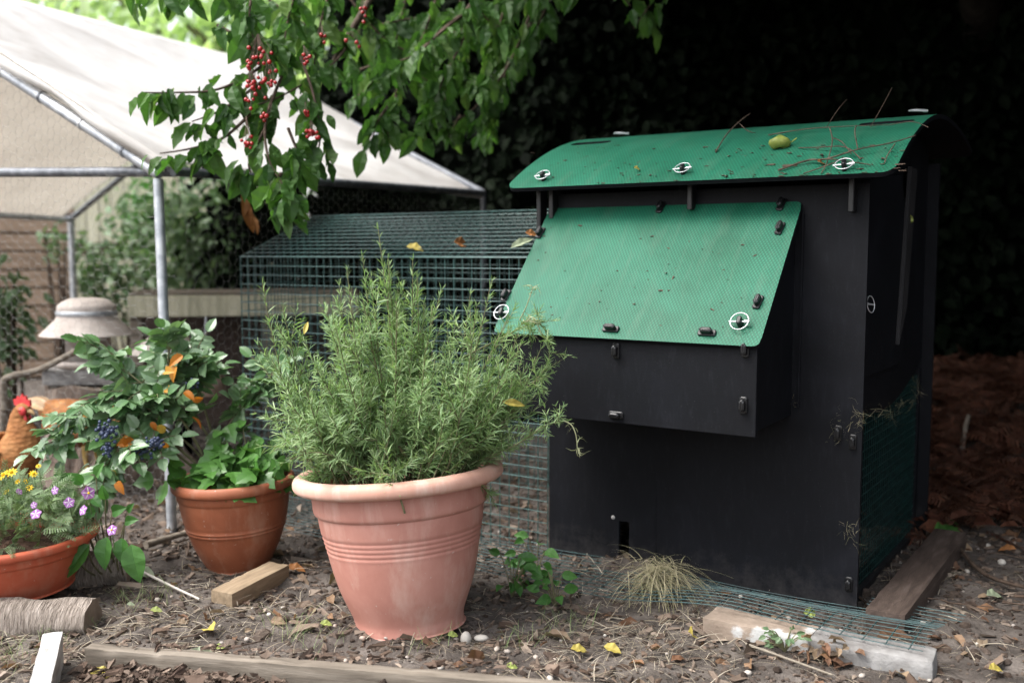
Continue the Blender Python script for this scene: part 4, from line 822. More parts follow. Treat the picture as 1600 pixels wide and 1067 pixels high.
# tarpaulin: two slopes meeting at the ridge, draped
def tarp(nm, t0, t1, z0, z1, s0a, s1a, s0b, s1b, sd):
    nu, nv = 70, 50; U, V_ = np.meshgrid(np.linspace(0, 1, nu), np.linspace(0, 1, nv)); s = (s0a+(s0b-s0a)*V_)+((s1a+(s1b-s1a)*V_)-(s0a+(s0b-s0a)*V_))*U; t_ = t0+(t1-t0)*V_
    z = z0+(z1-z0)*V_-.06*np.sin(PI*V_)*np.sin(PI*U)+.012*fbm(U*5, V_*4, s=sd, o=3)*np.sin(PI*np.clip(V_, .04, .98))+.006*np.sin((U*1.3+V_)*24+4*vnoise(U*6, V_*6, s=sd+3))*(1-V_)*sstep(.45, .8, U)
    z += .05*U*(1-V_)*0+.028
    q = A2[None, None]+gd*t_[..., None]+sdv*s[..., None]; V3 = np.concatenate([q, z[..., None]], -1).reshape(-1, 3); idx = np.arange(nu*nv).reshape(nv, nu)
    F = np.stack([idx[:-1, :-1], idx[:-1, 1:], idx[1:, 1:], idx[1:, :-1]], -1).reshape(-1, 4); o = part(nm, [(V3, F)], M_tarp, rn, True)
    m = o.modifiers.new('solid', 'SOLIDIFY'); m.thickness = .0015; return o
tarp('tarpaulin', -.015, HW, EZ+.0, RZ, -.075, LEN, -.075, LEN+.02, 50); tarp('tarpaulin', 2*HW+.03, HW, EZ-.06, RZ, -.05, LEN*.98, -.05, LEN, 60)
# hem flap along the near gable edge
n = 40; s = np.linspace(0, 1, n); a = np.array([R_(-.015, -.076, EZ+.028)*(1-k)+R_(HW, -.076, RZ+.028)*k for k in s]); b = a-np.array([0, 0, .034])*(1+.25*np.sin(s*17))[:, None]+np.append(sdv*.012, 0)*np.sin(s*23)[:, None]
o = part('tarp_hem', [(np.concatenate([a, b]), np.array([(k, k+1, n+k+1, n+k) for k in range(n-1)]))], M_tarp, rn, True); m = o.modifiers.new('solid', 'SOLIDIFY'); m.thickness = .002
# chicken wire
def hexnet(x0, x1, y0, y1, c, inside):
    """edges of a hexagon net in a plane, flat sides level; c = cell height"""
    R = c/math.sqrt(3); E = {}
    for i in range(int(x0/(1.5*R))-1, int(x1/(1.5*R))+2):
        for j in range(int(y0/c)-1, int(y1/c)+2):
            cx, cy_ = i*1.5*R, (j+(i % 2)*.5)*c; pts = [(round(cx+R*math.cos(k*PI/3), 5), round(cy_+R*math.sin(k*PI/3), 5)) for k in range(6)]
            for k in range(6):
                e = tuple(sorted((pts[k], pts[(k+1) % 6])))
                m_ = ((e[0][0]+e[1][0])/2, (e[0][1]+e[1][1])/2)
                if inside(*m_): E[e] = 1
    return np.array(list(E.keys()))
def net(name, f, E, r=.0004):
    jig = lambda p: f(p[:, 0]+.003*vnoise(p[:, 0]*30, p[:, 1]*30, s=1), p[:, 1]+.003*vnoise(p[:, 0]*30, p[:, 1]*30, s=2))
    p0, p1 = jig(E[:, 0]), jig(E[:, 1]); B = wires(p0, p1, r, 3)
    flat = np.abs(E[:, 0, 1]-E[:, 1, 1]) < 1e-4; B += wires(p0[flat], p1[flat], r*1.2, 3)   # the twists
    return part(name, B, M_wire, rn)
def gf(t_, z): q = A2[None]+gd[None]*t_[:, None]-sdv*.012; bl = .02*np.sin(t_*5+z*3); return np.concatenate([q+sdv*bl[:, None], z[:, None]], 1)
def sf(s, z): q = A2[None]+sdv[None]*s[:, None]-gd*.012; return np.concatenate([q, z[:, None]], 1)
net('gable_netting', gf, hexnet(0, 2*HW, 0, RZ, .04, lambda x, y: .01 < x < 1.9 and .02 < y < EZ+min(x, 2*HW-x)*(RZ-EZ)/HW-.02))
net('side_netting', sf, hexnet(0, LEN, 0, EZ, .04, lambda x, y: .01 < x < LEN-.02 and .02 < y < EZ-.01), .00035)

# ================================================================ things inside the run
stc = np.array([-1.70, 4.12]); st = empty('tree_stump', (stc[0], stc[1], 0), 'rough grey tree stump under the poultry feeder', 'tree stump')
ang = np.linspace(0, 2*PI, 72, endpoint=False); V = []; zs = np.linspace(-.03, .385, 26)
for z in zs:
    fl = .22*(1+.75*math.exp(-max(0, z)/.09)*.55); root = 1+.28*math.exp(-max(0, z)/.12)*np.maximum(0, np.sin(ang*5+1))
    rr = fl*root*(1+.14*fbm(np.cos(ang)*2.2, np.sin(ang)*2.2, np.full(72, z*3), s=70, o=4)+.03*np.sin(ang*23+4*z)); V.append(np.stack([stc[0]+rr*np.cos(ang), stc[1]+rr*np.sin(ang), np.full(72, z)+.012*np.sin(ang*6)*(z > .3)], 1))
V = np.concatenate(V); n = len(zs); part('bark', [(V, np.array([(k*72+j, k*72+(j+1) % 72, (k+1)*72+(j+1) % 72, (k+1)*72+j) for k in range(n-1) for j in range(72)]))], M_bark, st, True)
part('cut_top', [(V[-72:], np.array([list(range(72))]))], M_cutwood, st)
fx, fy = P(137, 520, 4.1)[0], 4.1
boxthing('stone_block', 'pale flat block on the stump beneath the feeder', 'block', (fx-.0, fy, .42), (.29, .25, .062), (0, 0, .1), M_conc, None, .004)
fd = empty('poultry_feeder', (fx, fy, .452), 'domed galvanised feeder with a wide conical rain hat on the stump', 'poultry feeder')
hat = smoothprof([(.0, .285), (.06, .281), (.09, .27), (.112, .252), (.115, .235)], 4)+[(.116, .21), (.122, .195)]+smoothprof([(.185, .135), (.186, .132)], 3)+[(.18, .134), (.118, .19)]
link('hat', lathe(hat, 48), M_hat, fd, True, loc=(0, 0, 0)); link('hopper', lathe([(.0, .03), (.087, .03), (.087, .2), (.08, .22)], 40), M_hat, fd, True)
link('tray', lathe([(.0, .001), (.13, .001), (.134, .03), (.128, .03), (.124, .01), (.0, .01)], 40), M_hat, fd, True)
ring = smoothprof([(.114, .232), (.119, .228), (.119, .214), (.114, .21)], 3); link('band', lathe(ring, 40), M_galv, fd, True)
# second low feeder with conical hat and the clay hanging drinker
f2c = P(262, 545, 4.5); f2 = empty('poultry_feeder', (f2c[0], f2c[1], .2), 'second conical hat feeder half hidden behind the holly shrub', 'poultry feeder')
link('hat', lathe([(.0, .385), (.035, .38), (.05, .365), (.165, .27), (.165, .265), (.05, .355)], 40), M_hat, f2, True); link('hopper', lathe([(.0, .001), (.08, .001), (.08, .28), (.07, .31)], 36), M_hat, f2, True); link('foot_ring', lathe([(.09, -.2), (.1, -.2), (.1, -.01), (.02, .0)], 30), M_dark, f2, True)
cj = P(325, 600, 4.4); jg = empty('hanging_drinker', tuple(cj), 'brown bell shaped drinker hanging from a hook below the plank', 'drinker')
M_clayb = noisy('dusty_brown_clay', [(.3, (.11, .075, .055)), (.7, (.24, .175, .135))], 12, 5, .85, .2)
M_hole = noisy('dark_hole', [(.4, (.01, .008, .007)), (.6, (.015, .012, .01))], 9)
link('bell', lathe(smoothprof([(.0, .14), (.022, .138), (.036, .125), (.036, .105), (.05, .08), (.075, .02), (.085, -.03), (.082, -.05), (.0, -.052)], 5), 36), M_clayb, jg, True)
link('loop_hole', sphere((0, -.034, .115), (.012, .006, .012), 12, 7), M_hole, jg, True); link('hook', tube([(0, 0, .138), (.012, 0, .155), (.01, 0, .18), (-.008, 0, .19), (-.006, 0, .21), (0, 0, .30)], .005, 8), M_galv, jg, True)
# plank shelter at the back
pa, pb = P(200, 477, 4.75), P(560, 478, 4.95); d = pb-pa; L = np.linalg.norm(d); az = math.atan2(d[1], d[0])
sh = empty('plank_shelter', tuple((pa+pb)/2*np.array([1, 1, 0])), 'low shelter with a pale weathered plank front across the run', 'shelter', rot=(0, 0, az)); zc = (pa[2]+pb[2])/2
bevel(link('front_plank', box(-L/2, L/2, -.02, .02, zc-.05, zc+.05), M_pale, sh), .004)
for x in (-L/2+.03, L/2-.03, .1): bevel(link('post', box(x-.03, x+.03, .022, .08, -.02, zc+.04), M_wood, sh), .004)
link('back_board', box(-L/2, L/2, .42, .44, 0, zc+.03), M_woodred, sh); link('roof_board', box(-L/2, L/2, .023, .46, zc+.052, zc+.066), M_wood, sh)
# curved branch left of the stump
br = empty('perch_branch', tuple(P(30, 600, 3.95)), 'bent bare branch propped left of the tree stump', 'branch')
q = np.array(smoothprof3(np.array([P(8, 640, 3.95), P(5, 600, 3.95), P(18, 588, 3.95), P(60, 578, 3.97), P(120, 548, 3.85)]), 8)); part('bark', tube(q, np.linspace(.017, .012, len(q)), 9), M_wood, br, True)
q = np.array(smoothprof3(np.array([G(2, 690)*np.array([1.3, 1.3, 0])*0+P(4, 638, 3.95), P(6, 700, 3.95), P(8, 760, 3.95)]), 6)); part('prop', tube(q, .016, 8), M_wood, br, True)
# soil mound and roots under the stump
# ================================================================ hens
m, t, o = nt('buff_feathers'); co = coord(t); vo = nd(t, 'ShaderNodeTexVoronoi', Scale=58.); mp = t.nodes.new('ShaderNodeMapping'); mp.inputs['Scale'].default_value = (.7, 1, 1.2); t.links.new(co, mp.inputs[0]); t.links.new(mp.outputs[0], vo.inputs['Vector'])
f = noise(t, co, 9, 5); c = ramp(t, f, [(.3, (.16, .06, .02)), (.5, (.28, .12, .042)), (.72, (.42, .225, .095))]); c = mix(t, .5, c, ramp(t, vo.outputs['Distance'], [(.0, (1.2, 1.15, 1.1)), (.7, (.55, .5, .45))]), 'MULTIPLY')
finish(t, o, c, .75, .2, vo.outputs['Distance'], .7, .006); M_hen = m
M_comb = noisy('red_comb', [(.3, (.42, .02, .025)), (.7, (.62, .06, .06))], 40, 3, .5, .4, 90, .3, .002)
M_beak = noisy('horn_beak', [(.3, (.32, .2, .09)), (.7, (.45, .3, .15))], 40, 2, .4, .4); M_leg = noisy('yellow_leg', [(.3, (.4, .25, .07)), (.7, (.5, .35, .12))], 60, 3, .6, .3); M_eye = nt('eye'); finish(M_eye[1], M_eye[2], (.25, .08, .01), .1, .6); M_eye = M_eye[0]
M_tail = noisy('pale_tail_feather', [(.3, (.5, .3, .14)), (.7, (.72, .58, .42))], 20, 4, .8, .2, (60), .3, .003)
def hen(loc, rotz, label, rings, head, legs=True, sc_=1., face=0.):
    """rings: x, z, half-height, half-width; hen looks along +x"""
    h = empty('hen', loc, label, 'hen', 'hens in the poultry run', rot=(0, 0, rotz)); h.scale = (sc_,)*3
    R = np.array(smoothprof3(np.array(rings, float), 5)); n = len(R); tx = np.gradient(R[:, 0]); tz_ = np.gradient(R[:, 1]); nr = np.hypot(tx, tz_); tx, tz_ = tx/nr, tz_/nr; a = np.linspace(0, 2*PI, 32, endpoint=False); V = []
    for k in range(n):
        e = R[k, 2]*np.cos(a); f_ = R[k, 3]*np.sin(a); bump = 1+.025*vnoise(np.cos(a)*6+k*.7, np.sin(a)*6, s=77); V.append(np.stack([R[k, 0]-tz_[k]*e*bump, f_*bump, R[k, 1]+tx[k]*e*bump], 1))
    V = np.concatenate(V); F = [(k*32+j, (k+1)*32+j, (k+1)*32+(j+1) % 32, k*32+(j+1) % 32) for k in range(n-1) for j in range(32)]
    link('body', [(V, np.array(F)), (V[:32], np.array([list(range(32))])), (V[-32:], np.array([list(range(32))[::-1]]))], M_hen, h, True)
    hx, hz, ca, sa = head; hd = lambda x, z: (hx+x*ca-z*sa, hz+x*sa+z*ca)
    comb = [(-.03, .02), (-.034, .04), (-.022, .036), (-.018, .052), (-.006, .042), (.0, .06), (.01, .045), (.017, .055), (.022, .038), (.033, .04), (.036, .018), (.02, .012), (-.01, .012)]
    bevel(link('comb', prism([hd(x, z) for x, z in comb], -.0045, .0045), M_comb, h), .002)
    for s in (-1, 1):
        x, z = hd(.016, -.03); link('wattle', sphere((x, s*.011, z), (.011, .005, .019), 10, 7), M_comb, h, True)
        x, z = hd(.008, .0); link('face_skin', sphere((x, s*.016, z), (.02, .009, .017), 12, 7), M_comb, h, True)
        x, z = hd(.008, .005); link('eye', sphere((x, s*.0245, z), (.0045, .003, .0045), 10, 6), M_eye, h, True)
    a_, b_, c_ = hd(.02, 0), hd(.038, -.003), hd(.05, -.012); link('beak', tube([(a_[0], 0, a_[1]), (b_[0], 0, b_[1]), (c_[0], 0, c_[1])], [.0105, .008, .0015], 10), M_beak, h, True)
    tx0, tz0 = rings[1][0], rings[1][1]; B = []
    L = leaf_t(1, .34, 5, .12, .12, .6); k = 9; yy = np.linspace(-1, 1, k); d = np.stack([-np.ones(k), yy*.28, .55+.12*(1-abs(yy))], 1); link('tail_feathers', [place(L[0], L[1], np.stack([np.full(k, tx0+.03), yy*.02, np.full(k, tz0)], 1), d, np.stack([np.zeros(k), yy, np.full(k, .4)], 1), .105)], M_tail, h)
    for s in (-1, 1):
        w_ = [(-.15, .215, .012, .004), (-.1, .21, .04, .012), (-.03, .215, .06, .018), (.04, .225, .05, .016), (.08, .235, .02, .006)]; z0 = head[1]*0
        V = []
        for k, (x, z, hh, t_) in enumerate(w_): zz = z+(rings[3][1]-.215); V.append(np.stack([np.full(16, x), s*(.075+t_*np.cos(np.linspace(0, 2*PI, 16, endpoint=False))), zz+hh*np.sin(np.linspace(0, 2*PI, 16, endpoint=False))], 1))
        link('wing', [(np.concatenate(V), np.array([(k*16+j, k*16+(j+1) % 16, (k+1)*16+(j+1) % 16, (k+1)*16+j) for k in range(4) for j in range(16)]))], M_hen, h, True)
        lg = tube([(.0, s*.04, .16), (-.005, s*.04, .1), (.01, s*.04, .015)], [.02, .009, .006], 8)
        for an in (-.5, 0, .5): lg += tube([(.01, s*.04, .012), (.03+.02*math.cos(an), s*.04+.035*math.sin(an), .008), (.06, s*.04+.05*math.sin(an), .002)], [.006, .005, .002], 6)
        lg += tube([(.01, s*.04, .012), (-.03, s*.04, .003)], [.005, .002], 6); link('leg', lg, M_leg, h, True)
    return h
up_r = [(-.205, .30, .006, .006), (-.17, .285, .045, .03), (-.115, .245, .078, .06), (-.045, .212, .098, .084), (.03, .205, .102, .088), (.09, .235, .088, .074), (.105, .29, .064, .053), (.102, .335, .046, .038), (.102, .365, .034, .029), (.115, .388, .027, .024), (.133, .393, .018, .016), (.143, .393, .006, .006)]
fl_r = [(-.21, .285, .006, .006), (-.175, .27, .045, .03), (-.115, .245, .075, .06), (-.045, .225, .09, .082), (.03, .22, .092, .083), (.095, .235, .07, .066), (.145, .25, .05, .045), (.185, .258, .038, .033), (.215, .262, .031, .028), (.24, .262, .027, .023), (.256, .26, .017, .015), (.265, .258, .006, .006)]
p = P(44, 645, 3.5); hen((p[0]-.115, 3.5, gh(p[0], 3.5)-.02), -.25, 'upright buff hen with red comb standing at the left edge', up_r, (.113, .386, 1, 0), sc_=1.0)
p = P(150, 650, 3.72); hen((p[0]-.02, 3.72, p[2]-.252), -.12, 'buff hen stretched level behind the holly leaved shrub', fl_r, (.232, .263, .98, -.2), sc_=1.0)
# ================================================================ fences
f1 = empty('slat_fence', tuple(P(20, 600, 7.1)*np.array([1, 1, 0])), 'brown horizontal slat fence at the back of the run', 'fence')
a, b = P(-760, 500, 6.4), P(118, 500, 7.3); d = (b-a)*np.array([1, 1, 0]); L = np.linalg.norm(d); az = math.atan2(d[1], d[0]); B = []
for k in range(9):
    z = .02+k*.131; B += xf(box(-L/2, L/2, -.012-.006, .006, z, z+.118), Matrix.Translation((0, 0, 0)) @ Matrix.Rotation(.0, 4, 'X'))
f1.rotation_euler = (0, 0, az); f1.location = ((a+b)/2*np.array([1, 1, 0])); link('slat_panel', B, M_slat, f1); link('dark_gap_sheet', box(-L/2, L/2, .007, .0095, .0, 1.2), M_darkbark, f1)  # dark sheet added behind the slats so their gaps read as shade
for x in (-L/2, -L/6, L/6, L/2-.03): link('post', box(x-.04, x+.04, .01, .09, -.05, 1.24), M_slat, f1)
f2_ = empty('board_fence', (0, 0, 0), 'pale vertical board fence beyond the far end of the run', 'fence'); a, b = P(60, 400, 8.3), P(440, 400, 8.3); L = np.linalg.norm((b-a)[:2]); f2_.location = ((a+b)/2*np.array([1, 1, 0])); B = []
for k in range(int(L/.105)): x = -L/2+k*.105; B += box(x, x+.094, -.012, .012, 1.0, 2.0+.01*(k % 3)); B += box(x, x+.094, -.012, .012, .05, .9)
link('board_panel', B, M_pale, f2_); link('rail', box(-L/2, L/2, .013, .05, .88, 1.03), M_woodred, f2_); link('rail', box(-L/2, L/2, .013, .05, 1.75, 1.85), M_woodred, f2_)
# ================================================================ leafy masses
BLADE = leaf_t(1, .5, 3, .2, .2, .45)
def cloud(n, cen, rad_, clump=14, sz=.3):
    c_ = rng.normal(0, 1, (clump, 3)); c_ /= np.linalg.norm(c_, axis=1)[:, None]; c_ *= rng.uniform(.25, .85, (clump, 1)); k = rng.integers(0, clump, n); p = c_[k]+rng.normal(0, sz, (n, 3)); return np.array(cen)+p*np.array(rad_)
def shrub(name, label, cen, rad_, n, size, mat, cat='shrub', base=None, clump=16, sz=.28, group=None, trunk=None):
    o = empty(name, (cen[0], cen[1], 0), label, cat, group); p = cloud(n, cen, rad_, clump, sz); dd = rdir(n)+np.array([0, -.2, -.25]); part('leaves' if trunk is None else 'crown', [place(BLADE[0], BLADE[1], p, dd, rdir(n)+np.array([0, -.3, .8]), rng.uniform(.6, 1.3, n)*size)], mat, o)
    B = []; 
    for k in range(10):
        q = p[rng.integers(n)]; b_ = np.array([cen[0]+rng.normal(0, .05), cen[1]+rng.normal(0, .05), 0 if trunk is None else max(.5, cen[2]-rad_[2]*.6)]); B += tube(bez(b_, (b_+q)/2+np.array([0, 0, .1]), q, 7), np.linspace(.012, .003, 7)*(1 if trunk is None else trunk*30), 5, False)
    if trunk: B += tube([(cen[0], cen[1], -.1), (cen[0]+.05, cen[1], cen[2]*.4), (cen[0], cen[1], cen[2])], [trunk, trunk*.8, trunk*.4], 10)
    part('stems' if trunk is None else 'trunk', B, M_twig, o, True); return o
shrub('leafy_shrub', 'grey green shrub inside the run in front of the slat fence', (*P(5, 510, 5.2)[:2], .55), (.2, .2, .3), 260, .09, M_shrub)
shrub('leafy_shrub', 'dense dark shrub behind the corner post and the wire run', (*P(345, 390, 6.9)[:2], .95), (.55, .4, .75), 2600, .09, M_shrub, clump=26)
shrub('leafy_shrub', 'loose pale shrub growing low against the board fence', (*P(190, 440, 7.7)[:2], .7), (.45, .25, .5), 700, .085, M_shrub)
shrub('leafy_shrub', 'sprig of leaves climbing the end of the slat fence', (*P(92, 385, 7.05)[:2], .98), (.16, .12, .16), 60, .07, M_shrub)
shrub('leafy_shrub', 'green shrub climbing the board fence above its rail', (*P(225, 340, 7.9)[:2], 1.15), (.2, .2, .4), 420, .085, M_mid)
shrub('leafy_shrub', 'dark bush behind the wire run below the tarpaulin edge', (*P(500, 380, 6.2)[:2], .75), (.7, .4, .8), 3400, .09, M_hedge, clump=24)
# trees beyond the run, bright with sky behind
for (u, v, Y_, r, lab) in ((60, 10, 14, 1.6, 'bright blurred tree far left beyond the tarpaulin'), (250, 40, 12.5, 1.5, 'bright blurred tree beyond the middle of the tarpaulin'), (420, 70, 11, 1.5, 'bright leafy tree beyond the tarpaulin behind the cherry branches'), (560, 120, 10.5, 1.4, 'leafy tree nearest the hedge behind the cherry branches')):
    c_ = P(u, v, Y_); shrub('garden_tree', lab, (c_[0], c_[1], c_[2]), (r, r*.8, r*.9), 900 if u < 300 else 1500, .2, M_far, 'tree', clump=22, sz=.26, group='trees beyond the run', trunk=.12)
# ================================================================ dark hedge at the back; unseen hedge added at the right
def hedge(name, label, a, b, h, n, th=.5, bulge=.25):
    a, b = np.array(a, float), np.array(b, float); d = b-a; L = np.linalg.norm(d); d /= L; nrm = np.array([d[1], -d[0]]); o = empty(name, (*((a+b)/2), 0), label, 'hedge')
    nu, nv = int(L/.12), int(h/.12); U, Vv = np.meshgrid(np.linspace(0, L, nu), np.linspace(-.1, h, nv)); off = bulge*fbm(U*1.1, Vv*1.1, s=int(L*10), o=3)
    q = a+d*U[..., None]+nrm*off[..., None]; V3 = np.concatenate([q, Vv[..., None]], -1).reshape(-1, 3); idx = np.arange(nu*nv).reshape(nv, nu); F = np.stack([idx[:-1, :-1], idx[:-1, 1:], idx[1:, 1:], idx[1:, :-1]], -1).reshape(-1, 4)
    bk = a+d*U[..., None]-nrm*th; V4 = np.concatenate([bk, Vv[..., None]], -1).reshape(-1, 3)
    part('dark_backing', [(V3, F), (V4, F[:, ::-1])], M_dark, o, True)  # near-black backing sheets; the shade inside the hedge is in their colour
    u_ = rng.uniform(0, L, n); v_ = rng.uniform(0, h, n); of = bulge*fbm(u_*1.1, v_*1.1, s=int(L*10), o=3)+rng.uniform(.0, .14, n)+.1*np.maximum(0, fbm(u_*4, v_*4, s=8, o=2))
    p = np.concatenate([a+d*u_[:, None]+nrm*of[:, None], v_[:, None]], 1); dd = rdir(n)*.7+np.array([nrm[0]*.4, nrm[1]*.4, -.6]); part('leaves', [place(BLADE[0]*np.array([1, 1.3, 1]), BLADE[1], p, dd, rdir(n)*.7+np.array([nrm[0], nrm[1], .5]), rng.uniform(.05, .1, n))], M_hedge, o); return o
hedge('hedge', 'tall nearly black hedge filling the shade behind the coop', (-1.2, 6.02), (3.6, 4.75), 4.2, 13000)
hedge('hedge', 'unseen dark hedge added at the right to block light', (3.3, 4.9), (2.9, .2), 3.6, 3500)  # out of frame, added to cut the light from the right
def canopy(name, label, cen, rad_, n, size, trunk_at):
    o = empty(name, (*trunk_at, 0), label, 'tree'); p = cloud(n, cen, rad_, 70, .16); part('crown', [place(BLADE[0], BLADE[1], p, rdir(n)+np.array([0, 0, -.4]), rdir(n)*.6+np.array([0, 0, 1]), rng.uniform(.7, 1.3, n)*size)], M_canopy, o)
    B = tube([(*trunk_at, -.1), (trunk_at[0]+.1, trunk_at[1]-.1, 1.5), (cen[0], cen[1], cen[2])], [.16, .13, .06], 12)
    for k in range(14): q = p[rng.integers(n)]; s_ = np.array([trunk_at[0], trunk_at[1], 2.0]); B += tube(bez(s_, (s_+q)/2+np.array([0, 0, .4]), q, 8), np.linspace(.05, .008, 8), 6, False)
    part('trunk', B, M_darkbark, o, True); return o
canopy('shade_tree', 'dark tree over the coop, mostly unseen crown added for its shade', (1.55, 3.7, 2.75), (2.0, 2.2, .4), 17000, .2, (2.7, 5.9))  # out-of-frame crown added and spread wide to shade roof and hedge
# ================================================================ cherry tree: boughs hanging in from the top
ch = empty('cherry_tree', (.1, 6.6, 0), 'cherry tree bough hanging green leaves and red fruit over the tarpaulin', 'cherry tree')
CH = leaf_t(1, .46, 6, .28, .3, .45, .12)
tw = [  # twigs as (u,v,Y) polylines, leaves per twig
 ([(600, -40, 3.9), (560, 40, 3.7), (520, 100, 3.5), (440, 150, 3.3), (380, 170, 3.2)], 40), ([(460, 60, 3.5), (400, 110, 3.3), (340, 140, 3.2), (270, 145, 3.15), (225, 145, 3.1)], 46), ([(420, 120, 3.3), (350, 170, 3.2), (300, 190, 3.2)], 24),
 ([(440, 120, 3.3), (415, 190, 3.2), (420, 250, 3.15), (440, 285, 3.1), (452, 320, 3.1)], 44), ([(400, 170, 3.2), (350, 215, 3.2), (300, 232, 3.2), (250, 240, 3.2)], 30), ([(415, 200, 3.2), (390, 250, 3.2), (392, 270, 3.2)], 14), ([(470, 90, 3.4), (490, 150, 3.3), (500, 210, 3.25), (495, 245, 3.25)], 34), ([(450, 200, 3.2), (465, 240, 3.2), (470, 275, 3.2)], 16),
 ([(400, -40, 3.3), (390, 20, 3.2), (400, 80, 3.15)], 34), ([(470, -40, 3.5), (450, 30, 3.4), (440, 100, 3.3)], 36), ([(520, -30, 3.6), (500, 40, 3.5), (490, 110, 3.4)], 34), ([(350, -30, 3.2), (352, 15, 3.2)], 8), ([(255, -30, 3.2), (262, 0, 3.2)], 6), ([(225, -30, 3.2), (205, -8, 3.2)], 4), ([(300, -25, 3.2), (290, -5, 3.2)], 5),
 ([(640, -40, 4.0), (620, 60, 3.9), (580, 130, 3.8), (540, 165, 3.7)], 44), ([(690, -30, 4.0), (660, 60, 3.8), (620, 140, 3.7), (605, 215, 3.65)], 56), ([(740, 10, 3.9), (690, 50, 3.7), (650, 85, 3.6), (610, 100, 3.6)], 44), ([(760, -20, 3.9), (720, 70, 3.8), (690, 130, 3.7), (680, 165, 3.7)], 46), ([(800, -30, 3.9), (780, 40, 3.8), (760, 110, 3.75), (740, 140, 3.7)], 44), ([(830, 20, 4.1), (790, 110, 4.0), (740, 170, 3.9), (690, 200, 3.9)], 40), ([(800, 90, 4.1), (770, 160, 4.0), (740, 205, 4.0)], 24), ([(620, 150, 3.7), (590, 190, 3.6), (580, 230, 3.6)], 22), ([(850, -30, 3.9), (830, -5, 3.9), (800, 5, 3.9)], 14), ([(560, 20, 4.2), (560, 80, 4.2), (540, 120, 4.2)], 40), ([(620, 0, 4.5), (650, 80, 4.5), (660, 130, 4.5)], 44), ([(720, 0, 4.6), (720, 80, 4.6), (720, 130, 4.6)], 44),
 ([(1000, -60, 3.9), (970, -20, 3.9), (985, 10, 3.9)], 10), ([(1040, -50, 4.0), (1020, 0, 4.0), (990, 45, 4.0)], 12), ([(900, -40, 3.8), (905, -10, 3.8)], 4), ([(590, 40, 3.9), (640, 30, 3.9), (700, 20, 3.9)], 40), ([(420, 0, 3.6), (480, 40, 3.6), (540, 50, 3.6)], 46), ([(540, -10, 3.8), (600, 60, 3.8), (660, 90, 3.8)], 50), ([(640, 60, 4.2), (720, 50, 4.2), (790, 60, 4.2)], 44), ([(560, 110, 3.9), (620, 100, 3.9), (700, 150, 3.9)], 44), ([(340, 40, 3.3), (380, 60, 3.25), (420, 70, 3.2)], 26), ([(700, 150, 3.8), (670, 190, 3.8), (650, 215, 3.8)], 24), ([(720, 180, 4.0), (700, 215, 4.0)], 14), ([(870, -30, 4.1), (845, 30, 4.1), (815, 90, 4.1)], 34), ([(850, 10, 4.2), (800, 80, 4.2), (780, 150, 4.2)], 40), ([(780, 130, 4.3), (765, 180, 4.3), (750, 215, 4.3)], 24), ([(730, -20, 3.7), (760, 30, 3.7), (800, 50, 3.7)], 30), ([(800, -20, 4.3), (760, 20, 4.3), (700, 60, 4.3)], 36), ([(980, -60, 4.1), (1000, 10, 4.1), (1015, 40, 4.1)], 10), ([(440, 270, 3.15), (420, 310, 3.15), (462, 335, 3.15)], 14)]
B = []; lp, ldir, lnn, lsz = [], [], [], []
for pts, nl in tw:
    q = np.array(smoothprof3(np.array([P(*p) for p in pts]), 6)); B += tube(q, np.linspace(.006, .002, len(q)), 6, False)
    for k in range(nl):
        i = rng.uniform(.12, 1)*(len(q)-1); p = q[int(i)]; tg = q[min(int(i)+1, len(q)-1)]-q[max(int(i)-1, 0)]; tg /= np.linalg.norm(tg)+1e-9
        d = tg*.35+rdir(1)[0]*np.array([.75, .75, .3])+np.array([0, 0, -.75]); st_ = p+np.append(d[:2]*.02, -.008); lp.append(st_+rng.normal(0, .012, 3)); ldir.append(d); lnn.append(rdir(1)[0]*.7+np.array([0, -.8, .6])); lsz.append(rng.uniform(.045, .105))
lp, ldir, lnn, lsz = map(np.array, (lp, ldir, lnn, lsz)); kk = rng.integers(0, 4, len(lp)); LB_ = []
for k, tpl in enumerate((CH, leaf_t(1, .38, 6, .4, .15, .4, .2), leaf_t(1, .56, 6, .15, .45, .5, .15), leaf_t(.85, .5, 6, .5, -.15, .42, .25))):
    i = kk == k; LB_.append(place(tpl[0], tpl[1], lp[i], ldir[i], lnn[i], lsz[i]))
part('leaves', LB_, M_cherryleaf, ch)
B += tube(smoothprof3(np.array([(.12, 6.6, -.1), (.1, 6.5, 1.4), (-.05, 5.2, 2.5), P(620, -60, 4.0), P(575, 5, 3.75), P(530, 80, 3.6), P(508, 122, 3.5)], float), 6), np.concatenate([np.linspace(.05, .014, 19), np.linspace(.013, .007, 18)]), 8, False)
B += tube(smoothprof3(np.array([P(760, -60, 4.2), P(735, 10, 3.9), P(700, 40, 3.75), P(655, 80, 3.62)], float), 6), np.linspace(.014, .004, 19), 7, False)
part('bough', B, M_twig, ch, True)
fru = bpy.data.meshes.new('cherry'); tmp = link('cherry', sphere((0, 0, 0), .0064, 12, 8), M_cherry, ch, True); protos = tmp; first = True
cl_ = [(405, 105, 3.05, 24, 24, 38), (392, 150, 3.08, 12, 30, 30), (385, 215, 3.05, 7, 12, 20), (418, 120, 3.03, 8, 22, 22), (490, 210, 3.15, 12, 14, 8), (480, 180, 3.15, 4, 5, 8), (503, 60, 3.4, 4, 6, 8), (570, 25, 3.4, 6, 10, 14), (480, 95, 3.2, 6, 8, 10), (555, 75, 3.4, 3, 20, 12), (420, 190, 3.05, 4, 14, 14)]
stk = []
